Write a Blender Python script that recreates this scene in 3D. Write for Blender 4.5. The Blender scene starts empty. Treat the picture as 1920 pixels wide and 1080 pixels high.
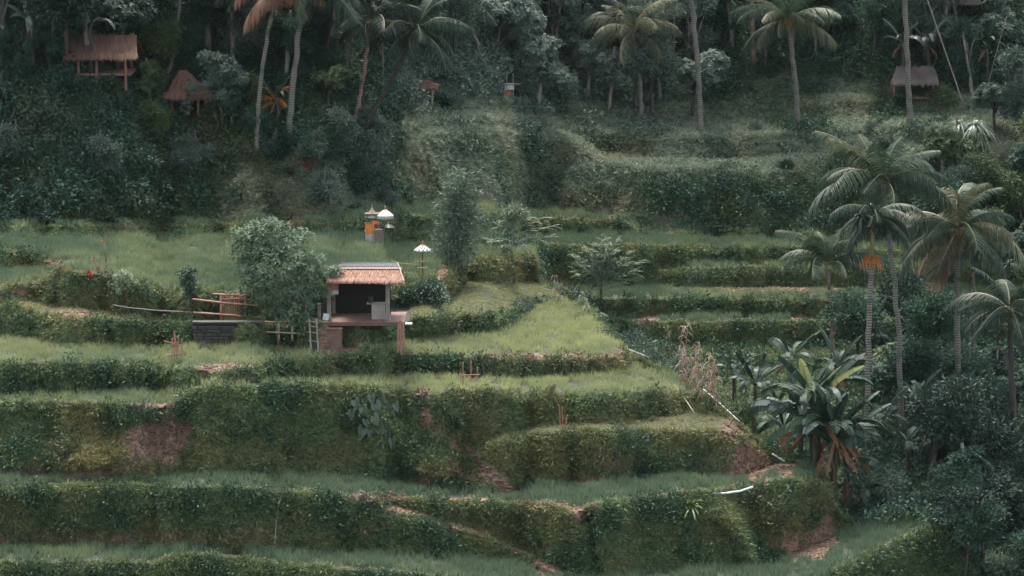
import bpy, math, random
import numpy as np
from mathutils import Vector, Matrix, Euler
from mathutils.bvhtree import BVHTree
SC=bpy.context.scene; COL=SC.collection; R=math.radians
# ---------------------------------------------------------------- camera
cd=bpy.data.cameras.new('camera'); CAM=bpy.data.objects.new('camera',cd); COL.objects.link(CAM); SC.camera=CAM
CAM.location=(0,0,0); CAM.rotation_euler=(R(81),0,0); cd.sensor_width=36; cd.lens=36*6800/1920; cd.clip_start=1; cd.clip_end=5000
# ---------------------------------------------------------------- sky, soft overcast sun, exposure
HAZE=0.00002
SUN_EL,SUN_AZ=62,-12      # degrees; azimuth from +Y towards +X: the bright part of the cloud stands beyond the hill
W=bpy.data.worlds.new('World'); SC.world=W; W.use_nodes=True
bg=W.node_tree.nodes['Background']; sky=W.node_tree.nodes.new('ShaderNodeTexSky'); sky.sky_type='NISHITA'; sky.sun_disc=False
sky.sun_elevation=R(SUN_EL); sky.sun_rotation=R(SUN_AZ); sky.dust_density=4; sky.air_density=1.2
hs=W.node_tree.nodes.new('ShaderNodeHueSaturation'); hs.inputs['Saturation'].default_value=0.48
W.node_tree.links.new(sky.outputs[0],hs.inputs['Color']); W.node_tree.links.new(hs.outputs[0],bg.inputs[0]); bg.inputs[1].default_value=0.12
sl=bpy.data.lights.new('sun','SUN'); SUN=bpy.data.objects.new('sun',sl); COL.objects.link(SUN)
sl.energy=1.5; sl.angle=R(15); sl.color=(1,.93,.78)
_e,_a=R(SUN_EL),R(SUN_AZ)
SUN.rotation_euler=Vector((math.sin(_a)*math.cos(_e),math.cos(_a)*math.cos(_e),math.sin(_e))).to_track_quat('Z','Y').to_euler()
SC.view_settings.view_transform='Standard'; SC.view_settings.look='None'; SC.view_settings.gamma=1; SC.view_settings.exposure=1.95
SC.cycles.volume_step_rate=4; SC.cycles.max_bounces=5; SC.cycles.transparent_max_bounces=4
SC.cycles.use_denoising=True; SC.cycles.denoising_prefilter='NONE'; SC.cycles.denoising_input_passes='RGB_ALBEDO_NORMAL'
SC.cycles.diffuse_bounces=3; SC.cycles.volume_bounces=0
# ---------------------------------------------------------------- materials
def newmat(name):
    m=bpy.data.materials.new(name); m.use_nodes=True; return m,m.node_tree.nodes,m.node_tree.links
def rgb(c): return (c[0],c[1],c[2],1)
def leafmat(name,c1,c2,rough=.45,trans=.25,dry=None,spec=.25,inst=True,big=0.0):
    """leaf colour from c1 to c2 by the leaf's own 'lv' value and the plant's own random value; 'tint' of a scattered plant pulls it to dry"""
    m,N,L=newmat(name); b=N['Principled BSDF']; b.inputs['Roughness'].default_value=rough; b.inputs['Specular IOR Level'].default_value=spec
    a=N.new('ShaderNodeAttribute'); a.attribute_name='lv'
    oi=N.new('ShaderNodeObjectInfo')
    mx=N.new('ShaderNodeMath'); mx.operation='MULTIPLY_ADD'; mx.inputs[1].default_value=.42
    L.new(oi.outputs['Random'],mx.inputs[0])
    m2=N.new('ShaderNodeMath'); m2.operation='MULTIPLY'; m2.inputs[1].default_value=.6; L.new(a.outputs['Fac'],m2.inputs[0]); L.new(m2.outputs[0],mx.inputs[2])
    mix=N.new('ShaderNodeMix'); mix.data_type='RGBA'; mix.inputs['A'].default_value=rgb(c1); mix.inputs['B'].default_value=rgb(c2); L.new(mx.outputs[0],mix.inputs['Factor'])
    out=mix.outputs['Result']
    if dry:
        t=N.new('ShaderNodeAttribute'); t.attribute_type='INSTANCER'; t.attribute_name='tint'
        mm=N.new('ShaderNodeMix'); mm.data_type='RGBA'; mm.inputs['B'].default_value=rgb(dry); L.new(t.outputs['Fac'],mm.inputs['Factor']); L.new(out,mm.inputs['A']); out=mm.outputs['Result']
    L.new(out,b.inputs['Base Color'])
    if trans>0:
        tr=N.new('ShaderNodeBsdfTranslucent'); L.new(out,tr.inputs['Color']); ms=N.new('ShaderNodeMixShader'); ms.inputs[0].default_value=trans
        L.new(b.outputs[0],ms.inputs[1]); L.new(tr.outputs[0],ms.inputs[2]); L.new(ms.outputs[0],N['Material Output'].inputs[0])
    return m
def plain(name,c,rough=.7,c2=None,scale=8.0,stretch=(1,1,1),bump=0.0,metal=0.0,detail=6):
    m,N,L=newmat(name); b=N['Principled BSDF']; b.inputs['Roughness'].default_value=rough; b.inputs['Metallic'].default_value=metal
    tc=N.new('ShaderNodeTexCoord'); mp=N.new('ShaderNodeMapping'); mp.inputs['Scale'].default_value=stretch
    nz=N.new('ShaderNodeTexNoise'); nz.inputs['Scale'].default_value=scale; nz.inputs['Detail'].default_value=detail
    L.new(tc.outputs['Object'],mp.inputs[0]); L.new(mp.outputs[0],nz.inputs['Vector'])
    mr=N.new('ShaderNodeMapRange'); mr.inputs[1].default_value=.32; mr.inputs[2].default_value=.68; L.new(nz.outputs['Fac'],mr.inputs[0])
    mix=N.new('ShaderNodeMix'); mix.data_type='RGBA'; mix.inputs['A'].default_value=rgb(c); mix.inputs['B'].default_value=rgb(c2 or [v*.6 for v in c]); L.new(mr.outputs[0],mix.inputs['Factor']); L.new(mix.outputs['Result'],b.inputs['Base Color'])
    if bump:
        bp=N.new('ShaderNodeBump'); bp.inputs['Strength'].default_value=bump; bp.inputs['Distance'].default_value=.03; L.new(nz.outputs['Fac'],bp.inputs['Height']); L.new(bp.outputs[0],b.inputs['Normal'])
    return m
M={}
# ---------------------------------------------------------------- mesh collector
class MB:
    def __init__(s): s.v=[]; s.f=[]; s.l=[]; s.mi=[]; s.n=0
    def add(s,v,f,lv=.5,mi=0):
        v=np.asarray(v,float).reshape(-1,3); k=len(v)
        s.v.append(v); s.f+= [tuple(int(i)+s.n for i in q) for q in f]; s.l.append(np.broadcast_to(np.asarray(lv,float),(k,)).copy()); s.mi+=[mi]*len(f); s.n+=k
        return s
    def build(s,name,mats,parent=None,smooth=False,link=True):
        me=bpy.data.meshes.new(name); V=np.concatenate(s.v) if s.v else np.zeros((0,3))
        me.from_pydata(V.tolist(),[],s.f)
        a=me.attributes.new('lv','FLOAT','POINT'); a.data.foreach_set('value',np.concatenate(s.l).astype(np.float32))
        for m in (mats if isinstance(mats,(list,tuple)) else [mats]): me.materials.append(m)
        if any(s.mi): me.polygons.foreach_set('material_index',s.mi)
        if smooth: me.polygons.foreach_set('use_smooth',[True]*len(me.polygons))
        o=bpy.data.objects.new(name,me)
        if link: COL.objects.link(o)
        if parent is not None: o.parent=parent
        return o
def nrm(a): return a/np.maximum(np.linalg.norm(a,axis=-1,keepdims=True),1e-9)
def tube(mb,pts,rad,sides=6,lv=.5,mi=0,cap=True):
    pts=np.asarray(pts,float); n=len(pts); rad=np.broadcast_to(np.asarray(rad,float),(n,))
    T=np.gradient(pts,axis=0); T=nrm(T); up=np.array([0,0,1.]) if abs(T[0][2])<.9 else np.array([1.,0,0])
    A=nrm(np.cross(T,up)); B=np.cross(T,A); an=np.linspace(0,2*np.pi,sides,endpoint=False)
    V=pts[:,None]+rad[:,None,None]*(np.cos(an)[None,:,None]*A[:,None]+np.sin(an)[None,:,None]*B[:,None])
    f=[(i*sides+j,i*sides+(j+1)%sides,(i+1)*sides+(j+1)%sides,(i+1)*sides+j) for i in range(n-1) for j in range(sides)]
    if cap: f+=[tuple(range(sides))[::-1],tuple((n-1)*sides+j for j in range(sides))]
    mb.add(V.reshape(-1,3),f,lv,mi)
def box(mb,c,s,rz=0,lv=.5,mi=0,tap=1.0,rx=0,ry=0):
    c=np.array(c,float); h=np.array(s,float)/2
    V=np.array([(x*(tap if z>0 else 1),y*(tap if z>0 else 1),z) for z in(-1,1) for y in(-1,1) for x in(-1,1)],float)*h
    Mx=np.array(Euler((rx,ry,rz)).to_matrix()); V=V@Mx.T+c
    mb.add(V,[(0,2,3,1),(4,5,7,6),(0,1,5,4),(2,6,7,3),(0,4,6,2),(1,3,7,5)],lv,mi)
def strips(mb,P,D,L,Wd,droop,rng,segs=2,lv=None,mi=0,side=None,base=0.5):
    """many blades at once: base points P, start directions D, lengths L, widths Wd, sinking by droop*L"""
    P=np.asarray(P,float); n=len(P); D=nrm(np.asarray(D,float)); L=np.broadcast_to(np.asarray(L,float),(n,)); Wd=np.broadcast_to(np.asarray(Wd,float),(n,)); droop=np.broadcast_to(np.asarray(droop,float),(n,))
    if side is None: side=nrm(np.cross(D,rng.normal(size=(n,3))))
    lv=rng.random(n) if lv is None else np.broadcast_to(lv,(n,))
    rows=[]
    for k in range(segs+1):
        t=k/segs; C=P+D*(L*t)[:,None]; C[:,2]-=droop*L*t*t
        w=Wd*(base+(1-base)*math.sin(math.pi*min(1,t*1.35+.12)) if k<segs else 0)
        if k<segs: rows+=[C-side*(w/2)[:,None],C+side*(w/2)[:,None]]
        else: rows+=[C]
    k=len(rows); V=np.stack(rows,1).reshape(-1,3)
    f=[]
    for i in range(n):
        o=i*k
        for s in range(segs-1): f.append((o+2*s,o+2*s+1,o+2*s+3,o+2*s+2))
        f.append((o+k-3,o+k-2,o+k-1))
    mb.add(V,f,np.repeat(lv,k),mi)
def leaves(mb,P,D,L,Wd,rng,lv=None,mi=0,fold=.15,Nn=None):
    P=np.asarray(P,float); n=len(P); D=nrm(np.asarray(D,float)); L=np.broadcast_to(np.asarray(L,float),(n,))[:,None]; Wd=np.broadcast_to(np.asarray(Wd,float),(n,))[:,None]
    if Nn is None: Nn=rng.normal(size=(n,3))+np.array([0,0,1.2])
    S=nrm(np.cross(D,Nn)); U=np.cross(S,D)
    V=np.stack([P,P+D*L*.45-S*Wd/2+U*Wd*fold,P+D*L,P+D*L*.45+S*Wd/2+U*Wd*fold],1).reshape(-1,3)
    lv=rng.random(n) if lv is None else np.broadcast_to(lv,(n,))
    mb.add(V,[(4*i,4*i+1,4*i+2,4*i+3) for i in range(n)],np.repeat(lv,4),mi)
def tag(o,label=None,cat=None,group=None,kind=None):
    if label: o['label']=label
    if cat: o['category']=cat
    if group: o['group']=group
    if kind: o['kind']=kind
    return o
def empty(name,loc,rz=0,sc=1.0):
    o=bpy.data.objects.new(name,None); COL.objects.link(o); o.location=loc; o.rotation_euler=(0,0,rz); o.scale=(sc,)*3; o.empty_display_size=.3; return o
def copy_tree(o,parent=None):
    c=o.copy(); COL.objects.link(c); c.parent=parent
    for ch in KIDS.get(o.name,[]): copy_tree(ch,c)
    return c
KIDS={}
def note_kids():
    KIDS.clear()
    for o in COL.objects:
        if o.parent: KIDS.setdefault(o.parent.name,[]).append(o)
# ---------------------------------------------------------------- terrain: level terraces, walls and banks
F=6800.0; PIT=math.radians(9.0); CP,SP=math.cos(PIT),math.sin(PIT)
def ray(px,py):
    u=(px-960)/F; v=(540-py)/F
    return u, CP+v*SP, -SP+v*CP        # x, y, z of a direction
def proj(x,y,z):
    d=y*CP-z*SP; up=y*SP+z*CP
    return 960+F*x/d, 540-F*up/d
def PW(*a):
    xs=a[0::2]; ys=a[1::2]
    return lambda x: sum(w*np.interp(np.asarray(x,float)+d,xs,ys) for d,w in ((-14,.15),(-7,.22),(0,.26),(7,.22),(14,.15)))
C=[]   # curves: name, py fn, rule, arg, zone
def cv(name,fn,rule,arg=None,main=True): C.append((name,fn,rule,arg,main))
K=lambda c: (lambda x: np.full_like(x,float(c)))
Y0=PW(-200,166,700,168,1100,170,1500,171,1740,176,1920,178,2100,178)
S=(lambda *a:(lambda x: np.interp(x,a[0::2],a[1::2])))(-200,-999,1002,-999,1003,475,1007,528,1050,550,1100,577,1130,610,1175,662,1250,697,1320,738,1385,798,1440,850,1475,862,1530,875,1548,905,1562,960,1600,982,1700,980,1740,985,1780,1030,1850,1100,1920,1170,2100,1200)
cv('base',K(1210),'abs',Y0)
cv('e_front',PW(-200,1060,0,1057,300,1055,325,1041,400,1043,500,1056,700,1072,800,1085,1000,1112,1300,1120,1450,1115,1540,1085,1620,1045,1700,1010,1745,990,1800,1045),'slope',2.5)
cv('e_back',PW(-200,1028,300,1028,318,1034,340,1022,440,1038,500,1032,600,1035,800,1040,900,1047,1000,1064,1070,1088,1130,1088,1200,1075,1300,1068,1400,1060,1450,1050,1560,1010,1600,985,1740,985),'slope',0.0)
pth=PW(-200,500,700,500,701,948,800,975,900,1005,1000,1048,1050,1078,1100,1090,2100,1090)
def p1(x):
    a=np.where(x<690,1e4,pth(x)); return a
EB=C[-1][1]
DF=PW(-200,918,0,918,150,912,250,908,300,912,400,916,500,920,620,928,700,934,800,938,900,940,960,945,1040,952,1080,962,1098,950,1150,942,1250,930,1350,920,1400,915,1450,905,1500,900,1540,903,1556,940)
def P1(x): return np.where(x<690,DF(x)+60, np.clip(pth(x),DF(x)+2,EB(x)))
def P2(x): return P1(x)-np.interp(x,[680,700,1060,1100],[0,11,11,0])
cv('path_f',P1,'slope',3.0)
cv('path_b',P2,'slope',0.15)
cv('d_front',DF,'slope',PW(-200,4,700,4,1080,4,1110,2.2,1400,1.8,1500,3))
cv('d_back',PW(-200,893,0,895,100,897,180,900,230,902,300,899,360,891,500,893,600,893,700,900,760,905,800,915,920,925,960,925,980,912,1050,905,1200,898,1300,890,1370,893,1400,890,1440,872,1470,866,1520,870,1540,880),'slope',0.0)
CF=PW(-200,757,0,757,100,755,200,757,300,765,332,760,352,735,400,724,650,726,700,728,780,735,800,741,900,737,1000,738,1100,740,1200,740,1300,738,1320,745,1350,770,1420,825,1450,858)
cv('d_low',PW(-200,868,0,868,100,870,220,872,240,888,350,888,370,876,600,878,760,895,820,905,920,915,960,915,1000,890,1100,888,1350,880,1400,880,1440,868),'slope',PW(-200,5,940,5,960,2,1000,6,1350,3,1400,1.5))
cv('q1',PW(-200,795,240,795,300,795,350,800,700,810,800,830,860,850,900,845,930,826,1000,815,1100,809,1300,808,1370,812,1400,828,1440,855),'slope',PW(-200,1.0,230,1.0,260,2,900,1.2,960,2.5,1300,3,1400,1.5))
cv('q2',PW(-200,795,240,795,300,795,350,800,700,810,800,830,860,850,900,842,930,815,1000,797,1100,790,1200,785,1300,772,1350,778,1400,806,1440,852),'slope',0.15)
cv('c_front',CF,'slope',PW(-200,5,330,4,400,3,900,3,1000,2.5,1200,1.5,1300,1.0))
cv('c_back',PW(-200,742,0,741,100,738,200,735,300,733,345,729,380,716,450,718,500,712,600,710,700,708,900,706,1100,706,1168,701,1185,680,1240,697,1290,718,1320,738),'slope',0.0)
cv('b_front',PW(-200,683,0,683,100,682,200,685,300,688,350,690,390,694,410,702,450,692,500,685,560,678,600,670,650,665,700,662,760,667,850,668,950,672,1000,675,1080,675,1130,672,1170,667,1190,672),'slope',4)
cv('b_back',PW(-200,600,0,625,40,640,100,650,200,650,300,648,380,645,480,650,560,655,600,660,640,655,700,648,760,640,800,640,850,632,900,630,940,620,958,605,985,594,1003,574,1050,565,1100,580),'slope',0.0)
cv('m_front',PW(-200,565,0,568,40,580,80,590,130,597,230,604,300,606,370,612,560,615,590,612,600,607,760,604,775,598,850,594,950,594,960,588,980,580,1003,567,1050,562,1100,575),'slope',PW(-200,1.2,150,1.5,300,4,1000,4))
cv('m_back',PW(-200,560,0,562,60,562,110,572,150,577,230,590,300,595,400,600,480,602,600,594,700,580,760,573,800,570,840,560,862,530,900,525,1000,527,1030,537,1060,550,1100,575),'slope',0.02)
AF=PW(-200,470,0,472,60,474,80,480,110,503,160,515,200,520,260,535,300,542,400,548,480,550,600,540,700,532,760,537,800,532,830,525,850,512,865,500,880,488,940,482,1002,475)
cv('r_front',lambda x: np.where(x>112,AF(x)+6,np.interp(x,[-200,0,60,95,110],[535,535,533,520,508])),'slope',PW(-200,1.5,110,1.8,250,3.5,1000,4))
cv('r_back',lambda x: np.where(x>112,AF(x)+6,np.interp(x,[-200,0,60,95,110],[503,503,503,506,507])),'slope',0.0)
cv('a_front',AF,'slope',4)
cv('a_back',PW(-200,452,0,450,100,447,300,447,450,445,560,440,600,437,650,434,700,440,740,462,800,460,830,462,860,468,1000,468),'slope',0.0)
cv('gully',None,'gully')
cv('h0',K(650),'h0')
hs=dict(main=False)
cv('h1',PW(700,470,1000,480,1010,604,1180,604,1600,606,2100,610),'slope',3,False)
cv('h1b',PW(700,470,1000,480,1010,592,1600,594,2100,600),'slope',0.0,False)
cv('h2',PW(700,470,1000,480,1010,558,1100,560,1200,562,1600,564,2100,560),'slope',3,False)
cv('h2b',PW(700,470,1000,480,1010,532,1200,536,1250,536,1600,540,2100,540),'slope',0.03,False)
cv('h3',PW(700,470,1000,480,1010,506,1280,506,1290,503,1600,503,2100,500),'slope',2.5,False)
cv('h3b',PW(700,470,1000,480,1010,506,1280,505,1290,493,1600,493,2100,490),'slope',0.0,False)
cv('h4',PW(700,460,860,456,900,455,1000,458,1100,461,1250,463,1480,465,1600,468,1700,470,2100,470),'slope',3,False)
cv('h4b',PW(700,440,740,440,860,438,1000,438,1180,440,1480,448,1600,452,1700,460,2100,460),'slope',0.0,False)
cv('h5',PW(-200,430,640,420,740,408,900,412,1100,414,1170,415,1200,436,2100,440),'slope',2.5,False)
cv('h5b',PW(-200,425,640,410,730,378,900,384,1100,398,1180,402,1200,434,2100,438),'slope',0.0,False)
KB=PW(-200,250,300,250,560,270,640,280,715,300,735,320,755,285,800,256,900,250,1000,254,1060,258,1120,300,1200,320,1300,318,1400,325,1500,320,1600,300,1700,295,2100,280)
cv('k1',KB,'slope',PW(-200,1.0,500,1.0,640,.9,730,.6,770,1.0,1190,1.15,1700,1.1,2100,1.0),False)
cv('k1f',lambda x: np.minimum(KB(x)-1,PW(-200,245,560,262,700,285,735,300,755,270,800,244,900,239,1000,243,1060,246,1120,280,1200,298,1400,300,1600,282,1700,275,2100,262)(x)),'slope',PW(-200,.8,640,.7,730,.4,770,.1,2100,.12),False)
cv('k1w',PW(-200,200,600,215,720,262,755,246,800,228,900,221,1000,224,1100,245,1200,262,1400,258,1600,246,1700,240,2100,225),'slope',PW(-200,.9,600,.8,730,.35,800,1.1,2100,1.2),False)
cv('k2',PW(-200,150,600,160,720,230,800,215,900,205,1000,204,1100,222,1200,236,1300,232,1400,228,1600,222,1700,218,2100,200),'slope',PW(-200,.9,600,.7,730,.25,800,.1,2100,.12),False)
cv('k2w',PW(-200,140,600,150,720,222,800,209,900,198,1000,190,1100,205,1200,212,1300,200,1400,196,1600,190,1700,190,2100,170),'slope',PW(-200,.9,600,.7,730,.3,800,1.0,2100,1.1),False)
cv('k2x',PW(-200,135,600,145,720,215,800,200,1000,180,1200,200,1310,190,1330,182,1400,180,1600,176,1700,184,2100,160),'slope',PW(-200,.8,600,.6,730,.25,1300,.3,1340,.12,1700,.2),False)
cv('k3',PW(-200,80,600,100,720,200,800,195,1000,172,1200,190,1310,182,1328,156,1400,146,1550,140,1650,150,1700,172,2100,150),'slope',PW(-200,.8,600,.6,730,.25,1300,.5,1340,1.4,1600,1.4,1750,.7),False)
cv('top',PW(-200,-160,2100,-160),'slope',PW(-200,.75,600,.6,730,.35,1000,.55,2100,.6),False)
NAMES=[c[0] for c in C]
def WOB(x,k):
    return 1.3*np.sin(x*.021+k*1.7)+.8*np.sin(x*.057+k*2.9)+.5*np.sin(x*.13+k*.7)
def solve(xs):
    n=len(xs); P=[]
    prev_py=None
    for (nm,fn,rule,arg,main) in C:
        if rule=='gully':
            g=np.clip((xs-1004)/30,0,1); sil=prev_py.copy()
            g=np.where(xs<1004,0,np.maximum(g,.15))
            zg=np.minimum(-41.3,z-0.5); Y2=Y+5*g; z2=z+(zg-z)*g
            Y,z=Y2,z2
        elif rule=='h0':
            u,dy,dz=ray(xs,K(650)(xs)); Yh=np.interp(xs,[1000,1100,1300,1900],[222,224,226,228]); 
            t=Yh/dy; zz=dz*t
            hid=xs>=1004
            _u,_dy,_dz=ray(xs,prev_py); Yl=Y+np.clip((xs-745)/258,0,1)*14.5; Y=np.where(hid,np.maximum(Yh,Y+4),Yl); z=np.where(hid,zz,np.where(xs>745,Yl*_dz/_dy,z))
            prev_py=np.where(hid,650.0,prev_py)
        else:
            py=fn(xs).astype(float)+WOB(xs,len(P))
            if main: py=np.maximum(py,S(xs))
            if prev_py is not None: py=np.minimum(py,prev_py)
            u,dy,dz=ray(xs,py); T=-dz/dy
            if rule=='abs': Y=arg(xs); z=-Y*T
            else:
                m=arg(xs) if callable(arg) else arg
                # keep the point on the surface through (Y,z) with slope m
                same=np.abs(prev_py-py)<1e-6
                Yn=(m*Y-z)/(m+T); Yn=np.where(same,Y,Yn); zn=-Yn*T
                zn=np.where(same,z,zn); Y,z=Yn,zn
            prev_py=py
        d=Y*CP-z*SP
        X=(xs-960)/F*d
        P.append((X,Y.copy(),z.copy(),prev_py.copy()))
    return P

XS=np.concatenate([np.arange(-1500,-240,60),np.arange(-240,2160,5),np.arange(2160,3500,60)]).astype(float)
PP=solve(XS)
def lat_smooth(p,w):
    X_,Y_,Z_,py_=p; k=np.hanning(w+2)[1:-1]; k/=k.sum(); m_=(XS>-235)&(XS<2155); Ys=Y_.copy(); q=np.pad(Y_[m_],w//2,mode='edge'); Ys[m_]=np.convolve(q,k,'valid')
    u_,dy_,dz_=ray(XS,py_); return (u_*Ys/dy_,Ys,Ys*dz_/dy_,py_)
for k_,w_ in (('h5b',21),('k1',41),('k1f',41),('k1w',45),('k2',51),('k2w',51),('k2x',51),('k3',51),('top',61)):
    PP[NAMES.index(k_)]=lat_smooth(PP[NAMES.index(k_)],w_)
# ground in front of the lowest terrace, falling to the stream
X0,Yb,Zb,_=PP[0]; PP=[(X0*.72,Yb*0+118,Zb*0-58.,_)]+PP
Xt,Yt,Zt,_t=PP[-1]; PP=PP+[(Xt*1.6,Yt+260,Zt+62,_t)]
NM=['fore']+NAMES+['beyond']
ZONE={}   # zone of the segment that ends at this curve
for n_ in ('e_back','d_back','c_back','b_back','a_back','h1b','h2b','h4b'): ZONE[n_]='rice'
for n_ in ('r_back','h3b','h5b'): ZONE[n_]='rice'
for n_ in ('path_b','m_back','q2'): ZONE[n_]='ledge'
for n_ in ('h0','gully'): ZONE[n_]='gully'
for n_ in ('k1',): ZONE[n_]='bank'
for n_ in ('k1f','k1w','k2','k2w','k2x','k3','top','beyond'): ZONE[n_]='hill'
rows=[];rz_=[];seg_t=[]
SUBS={'base':6,'e_back':8,'b_back':16,'a_back':24,'d_back':8,'c_back':8,'m_back':8,'k1':22,'k1f':6,'k1w':10,'k2':6,'k2w':8,'k2x':6,'k3':10,'top':30,'beyond':10,'h0':12,'gully':6,'e_front':10}
from mathutils import noise as mnoise
for i in range(len(PP)-1):
    nm=NM[i+1]; ns=SUBS.get(nm,9); zn=ZONE.get(nm,'wall')
    for k in range(ns):
        t_=k/ns
        rows.append(tuple(PP[i][j]*(1-t_)+PP[i+1][j]*t_ for j in range(3))); rz_.append((i,t_,zn))
rows.append(PP[-1][:3]); rz_.append((len(PP)-1,0.,'hill'))
G=np.array([np.stack(r,-1) for r in rows])          # rows x cols x 3
NR,NC=G.shape[:2]
# bumps: walls and banks only, gentle at their ends
zamp={'wall':.16,'bank':.45,'hill':.3,'ledge':.04,'rice':0.0,'gully':.5}
ROTM=np.array([[.63,.55,-.55],[-.77,.46,-.44],[.01,.70,.71]])
def vnoise(P,s,seed=0):
    o=seed*17.3; P=P@ROTM
    return np.array([mnoise.noise(Vector((p[0]*s+o,p[1]*s-o,p[2]*s+o*.5))) for p in P.reshape(-1,3)]).reshape(P.shape[:-1])
amp=np.zeros((NR,1))
for r,(i,t_,zn) in enumerate(rz_):
    nxt=zamp[zn]; amp[r,0]=nxt*min(1,math.sin(math.pi*min(max(t_,.0),1))*1.5+.0) if zn in('wall','ledge') else (nxt*min(1,6*t_) if zn=='bank' else nxt)
n1=vnoise(G,.45,1); n2=vnoise(G,1.6,2)
dn=(n1*1.1+n2*.55)*amp
G[:,:,1]-=dn*.9; G[:,:,2]+=dn*.35
_px,_py=proj(G[...,0],G[...,1],G[...,2]); _w=np.array([[1. if z in('wall','ledge') else 0.] for _,_,z in rz_])
_t=np.clip((_py-962)/25,0,1)*np.clip((1088-_py)/20,0,1); G[:,:,1]+=_w*2.4*_t*np.exp(-((_px-(1100+(_py-960)*.16))/9)**2)
_t2=np.clip((_py-935)/30,0,1)*np.clip((1080-_py)/20,0,1); G[:,:,1]-=_w*1.1*_t2*np.exp(-((_px-(1345+(_py-930)*.55))/22)**2)
_t3=np.clip((_py-770)/25,0,1)*np.clip((900-_py)/20,0,1); G[:,:,1]-=_w*.8*_t3*np.exp(-((_px-(800+(_py-800)*1.0-75))/32)**2)*(_px<930)
for (cx_,cy_,rx_,ry_,am_) in ((150,860,90,20,.5),(300,830,60,40,-.5),(980,700,60,20,.3),(640,1000,90,40,.35),(1200,850,60,25,.3),(440,780,80,30,.35),(230,700,60,18,.25),(900,480,24,20,0),(1440,960,20,40,.5)): G[:,:,1]-=_w*am_*np.exp(-((_px-cx_)/rx_)**2-((_py-cy_)/ry_)**2)
edge=np.zeros((NR,1))
nzx=vnoise(G,.22,5)*.10+vnoise(G,1.1,7)*.05
G[:,:,2]+=nzx*np.array([[0.5 if z in('rice','ledge') else 1.] for _,_,z in rz_])*.6

# ---- patches of bare earth and dry grass, given where they lie on the slope
DIRT=[(300,828,60,42,1),(312,800,45,30,1),(1402,872,38,30,1),(1395,850,40,18,.8),(1505,1022,58,27,1),(1545,1000,24,36,.9),(850,893,58,13,.8),(800,792,12,7,1),(812,803,14,7,.8),(830,815,16,7,.7),(850,828,16,7,.8),(868,840,16,7,.9),(884,850,17,8,1),(900,864,17,10,1),(916,879,18,11,1),(936,898,24,11,1),(955,920,22,9,1),(943,908,14,12,1),
(787,738,14,5,1),(790,752,13,4,.8),(794,768,13,4,.8),(798,783,13,4,.8),(690,935,75,5,1),(860,937,60,4,.9),(1015,947,60,4,.8),(1080,960,18,9,1),(760,962,40,6,.7),(880,1000,60,6,.6),(1020,1060,40,8,.9),(1040,1072,30,8,.9),(98,498,20,7,1),(35,546,17,8,1),(397,698,20,7,.9),(440,687,60,3,.7),(120,605,35,4,.6),(140,588,42,5,.8),
(220,520,10,5,.8),(195,572,10,5,.8),(833,512,9,16,1),(822,530,10,10,.8),(1225,672,8,5,.6),(250,1010,300,14,.62),(470,1000,50,24,.6),(100,888,120,8,.7),(240,885,22,12,.8),(1090,899,110,7,.9),(1250,868,130,24,.42),(1370,800,12,20,.7),(1395,765,22,20,.7),(1110,975,8,24,.7),(1110,1010,12,30,.5),
(770,350,26,26,.5),(830,345,60,30,.25),(1110,370,70,24,.35),(1240,420,40,20,.4),(1450,541,170,5,.9),(300,433,130,9,.45),(560,412,20,22,.4),(1210,600,24,16,.6),(1500,597,18,7,.9),(1470,875,24,9,.9),(1475,890,14,14,.7),(635,655,40,7,1),(640,630,40,25,.5),(800,905,16,16,.7),(1000,672,150,5,.8),(1160,672,14,20,.5),(252,235,14,22,.8),(430,745,20,6,.4),(1120,960,12,7,.8),(1270,925,60,3,.6),(360,590,90,4,.6),(1130,690,8,14,.5),(1090,430,100,5,.5),(1000,425,80,4,.5),(380,755,18,6,.6),(300,762,60,6,.6),
(1740,805,40,8,.8),(1850,725,24,5,.9),(1690,895,40,10,.7)]
DRY=[(170,850,90,26,.9),(180,800,70,40,.6),(150,875,110,14,.6),(430,330,110,90,.55),(480,390,110,60,.5),(560,400,60,50,.6),(250,400,120,30,.3),(900,340,180,60,.35),(780,290,50,60,.5),(1060,385,140,30,.7),(1180,330,80,40,.3),(1110,800,260,50,.3),(1030,850,120,40,.5),(900,830,60,30,.4),(500,860,200,30,.35),(850,880,70,20,.6),(300,875,60,18,.8),(1080,680,120,14,.8),(1160,690,30,20,.8),(980,675,80,10,.7),(250,1010,300,25,.55),(600,985,120,30,.4),(950,990,100,40,.3),(90,500,70,20,.7),(60,560,90,30,.6),(150,570,120,30,.5),(270,640,60,20,.3),(350,625,80,12,.3),(1000,225,260,30,.3),(1250,290,140,30,.3),(900,500,50,40,.3),(970,500,35,25,.7),(1420,960,80,30,.4),(1460,1000,50,30,.7),(1540,950,50,50,.4),(1300,800,120,30,.4),(1400,800,60,40,.7),(1300,770,120,30,.3),(850,505,30,40,.7),(1500,200,200,30,.25),(830,720,300,18,.25)]
def mask(spots,P,seed):
    px,py=proj(P[...,0],P[...,1],P[...,2]); out=np.zeros(px.shape); nz=vnoise(P,1.3,seed)*.55+vnoise(P,4.5,seed+3)*.45
    for (cx,cy,rx,ry,st) in spots:
        d=np.sqrt(((px-cx)/rx)**2+((py-cy)/ry)**2)+nz*min(.8,.25+ry*.03)
        out=np.maximum(out,st*np.clip((1.12-d)/.16,0,1))
    return out
DM=mask(DIRT+[(824,808,16,9,1),(842,821,17,9,1),(860,834,17,9,1),(876,845,17,9,1),(790,745,13,9,1),(796,772,12,10,1),(800,785,12,9,1),(620,632,26,26,1),(760,958,50,5,.9),(880,990,60,5,.9),(990,1032,50,6,.9)],G,11); YM=mask(DRY,G,21)*.75
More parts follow.
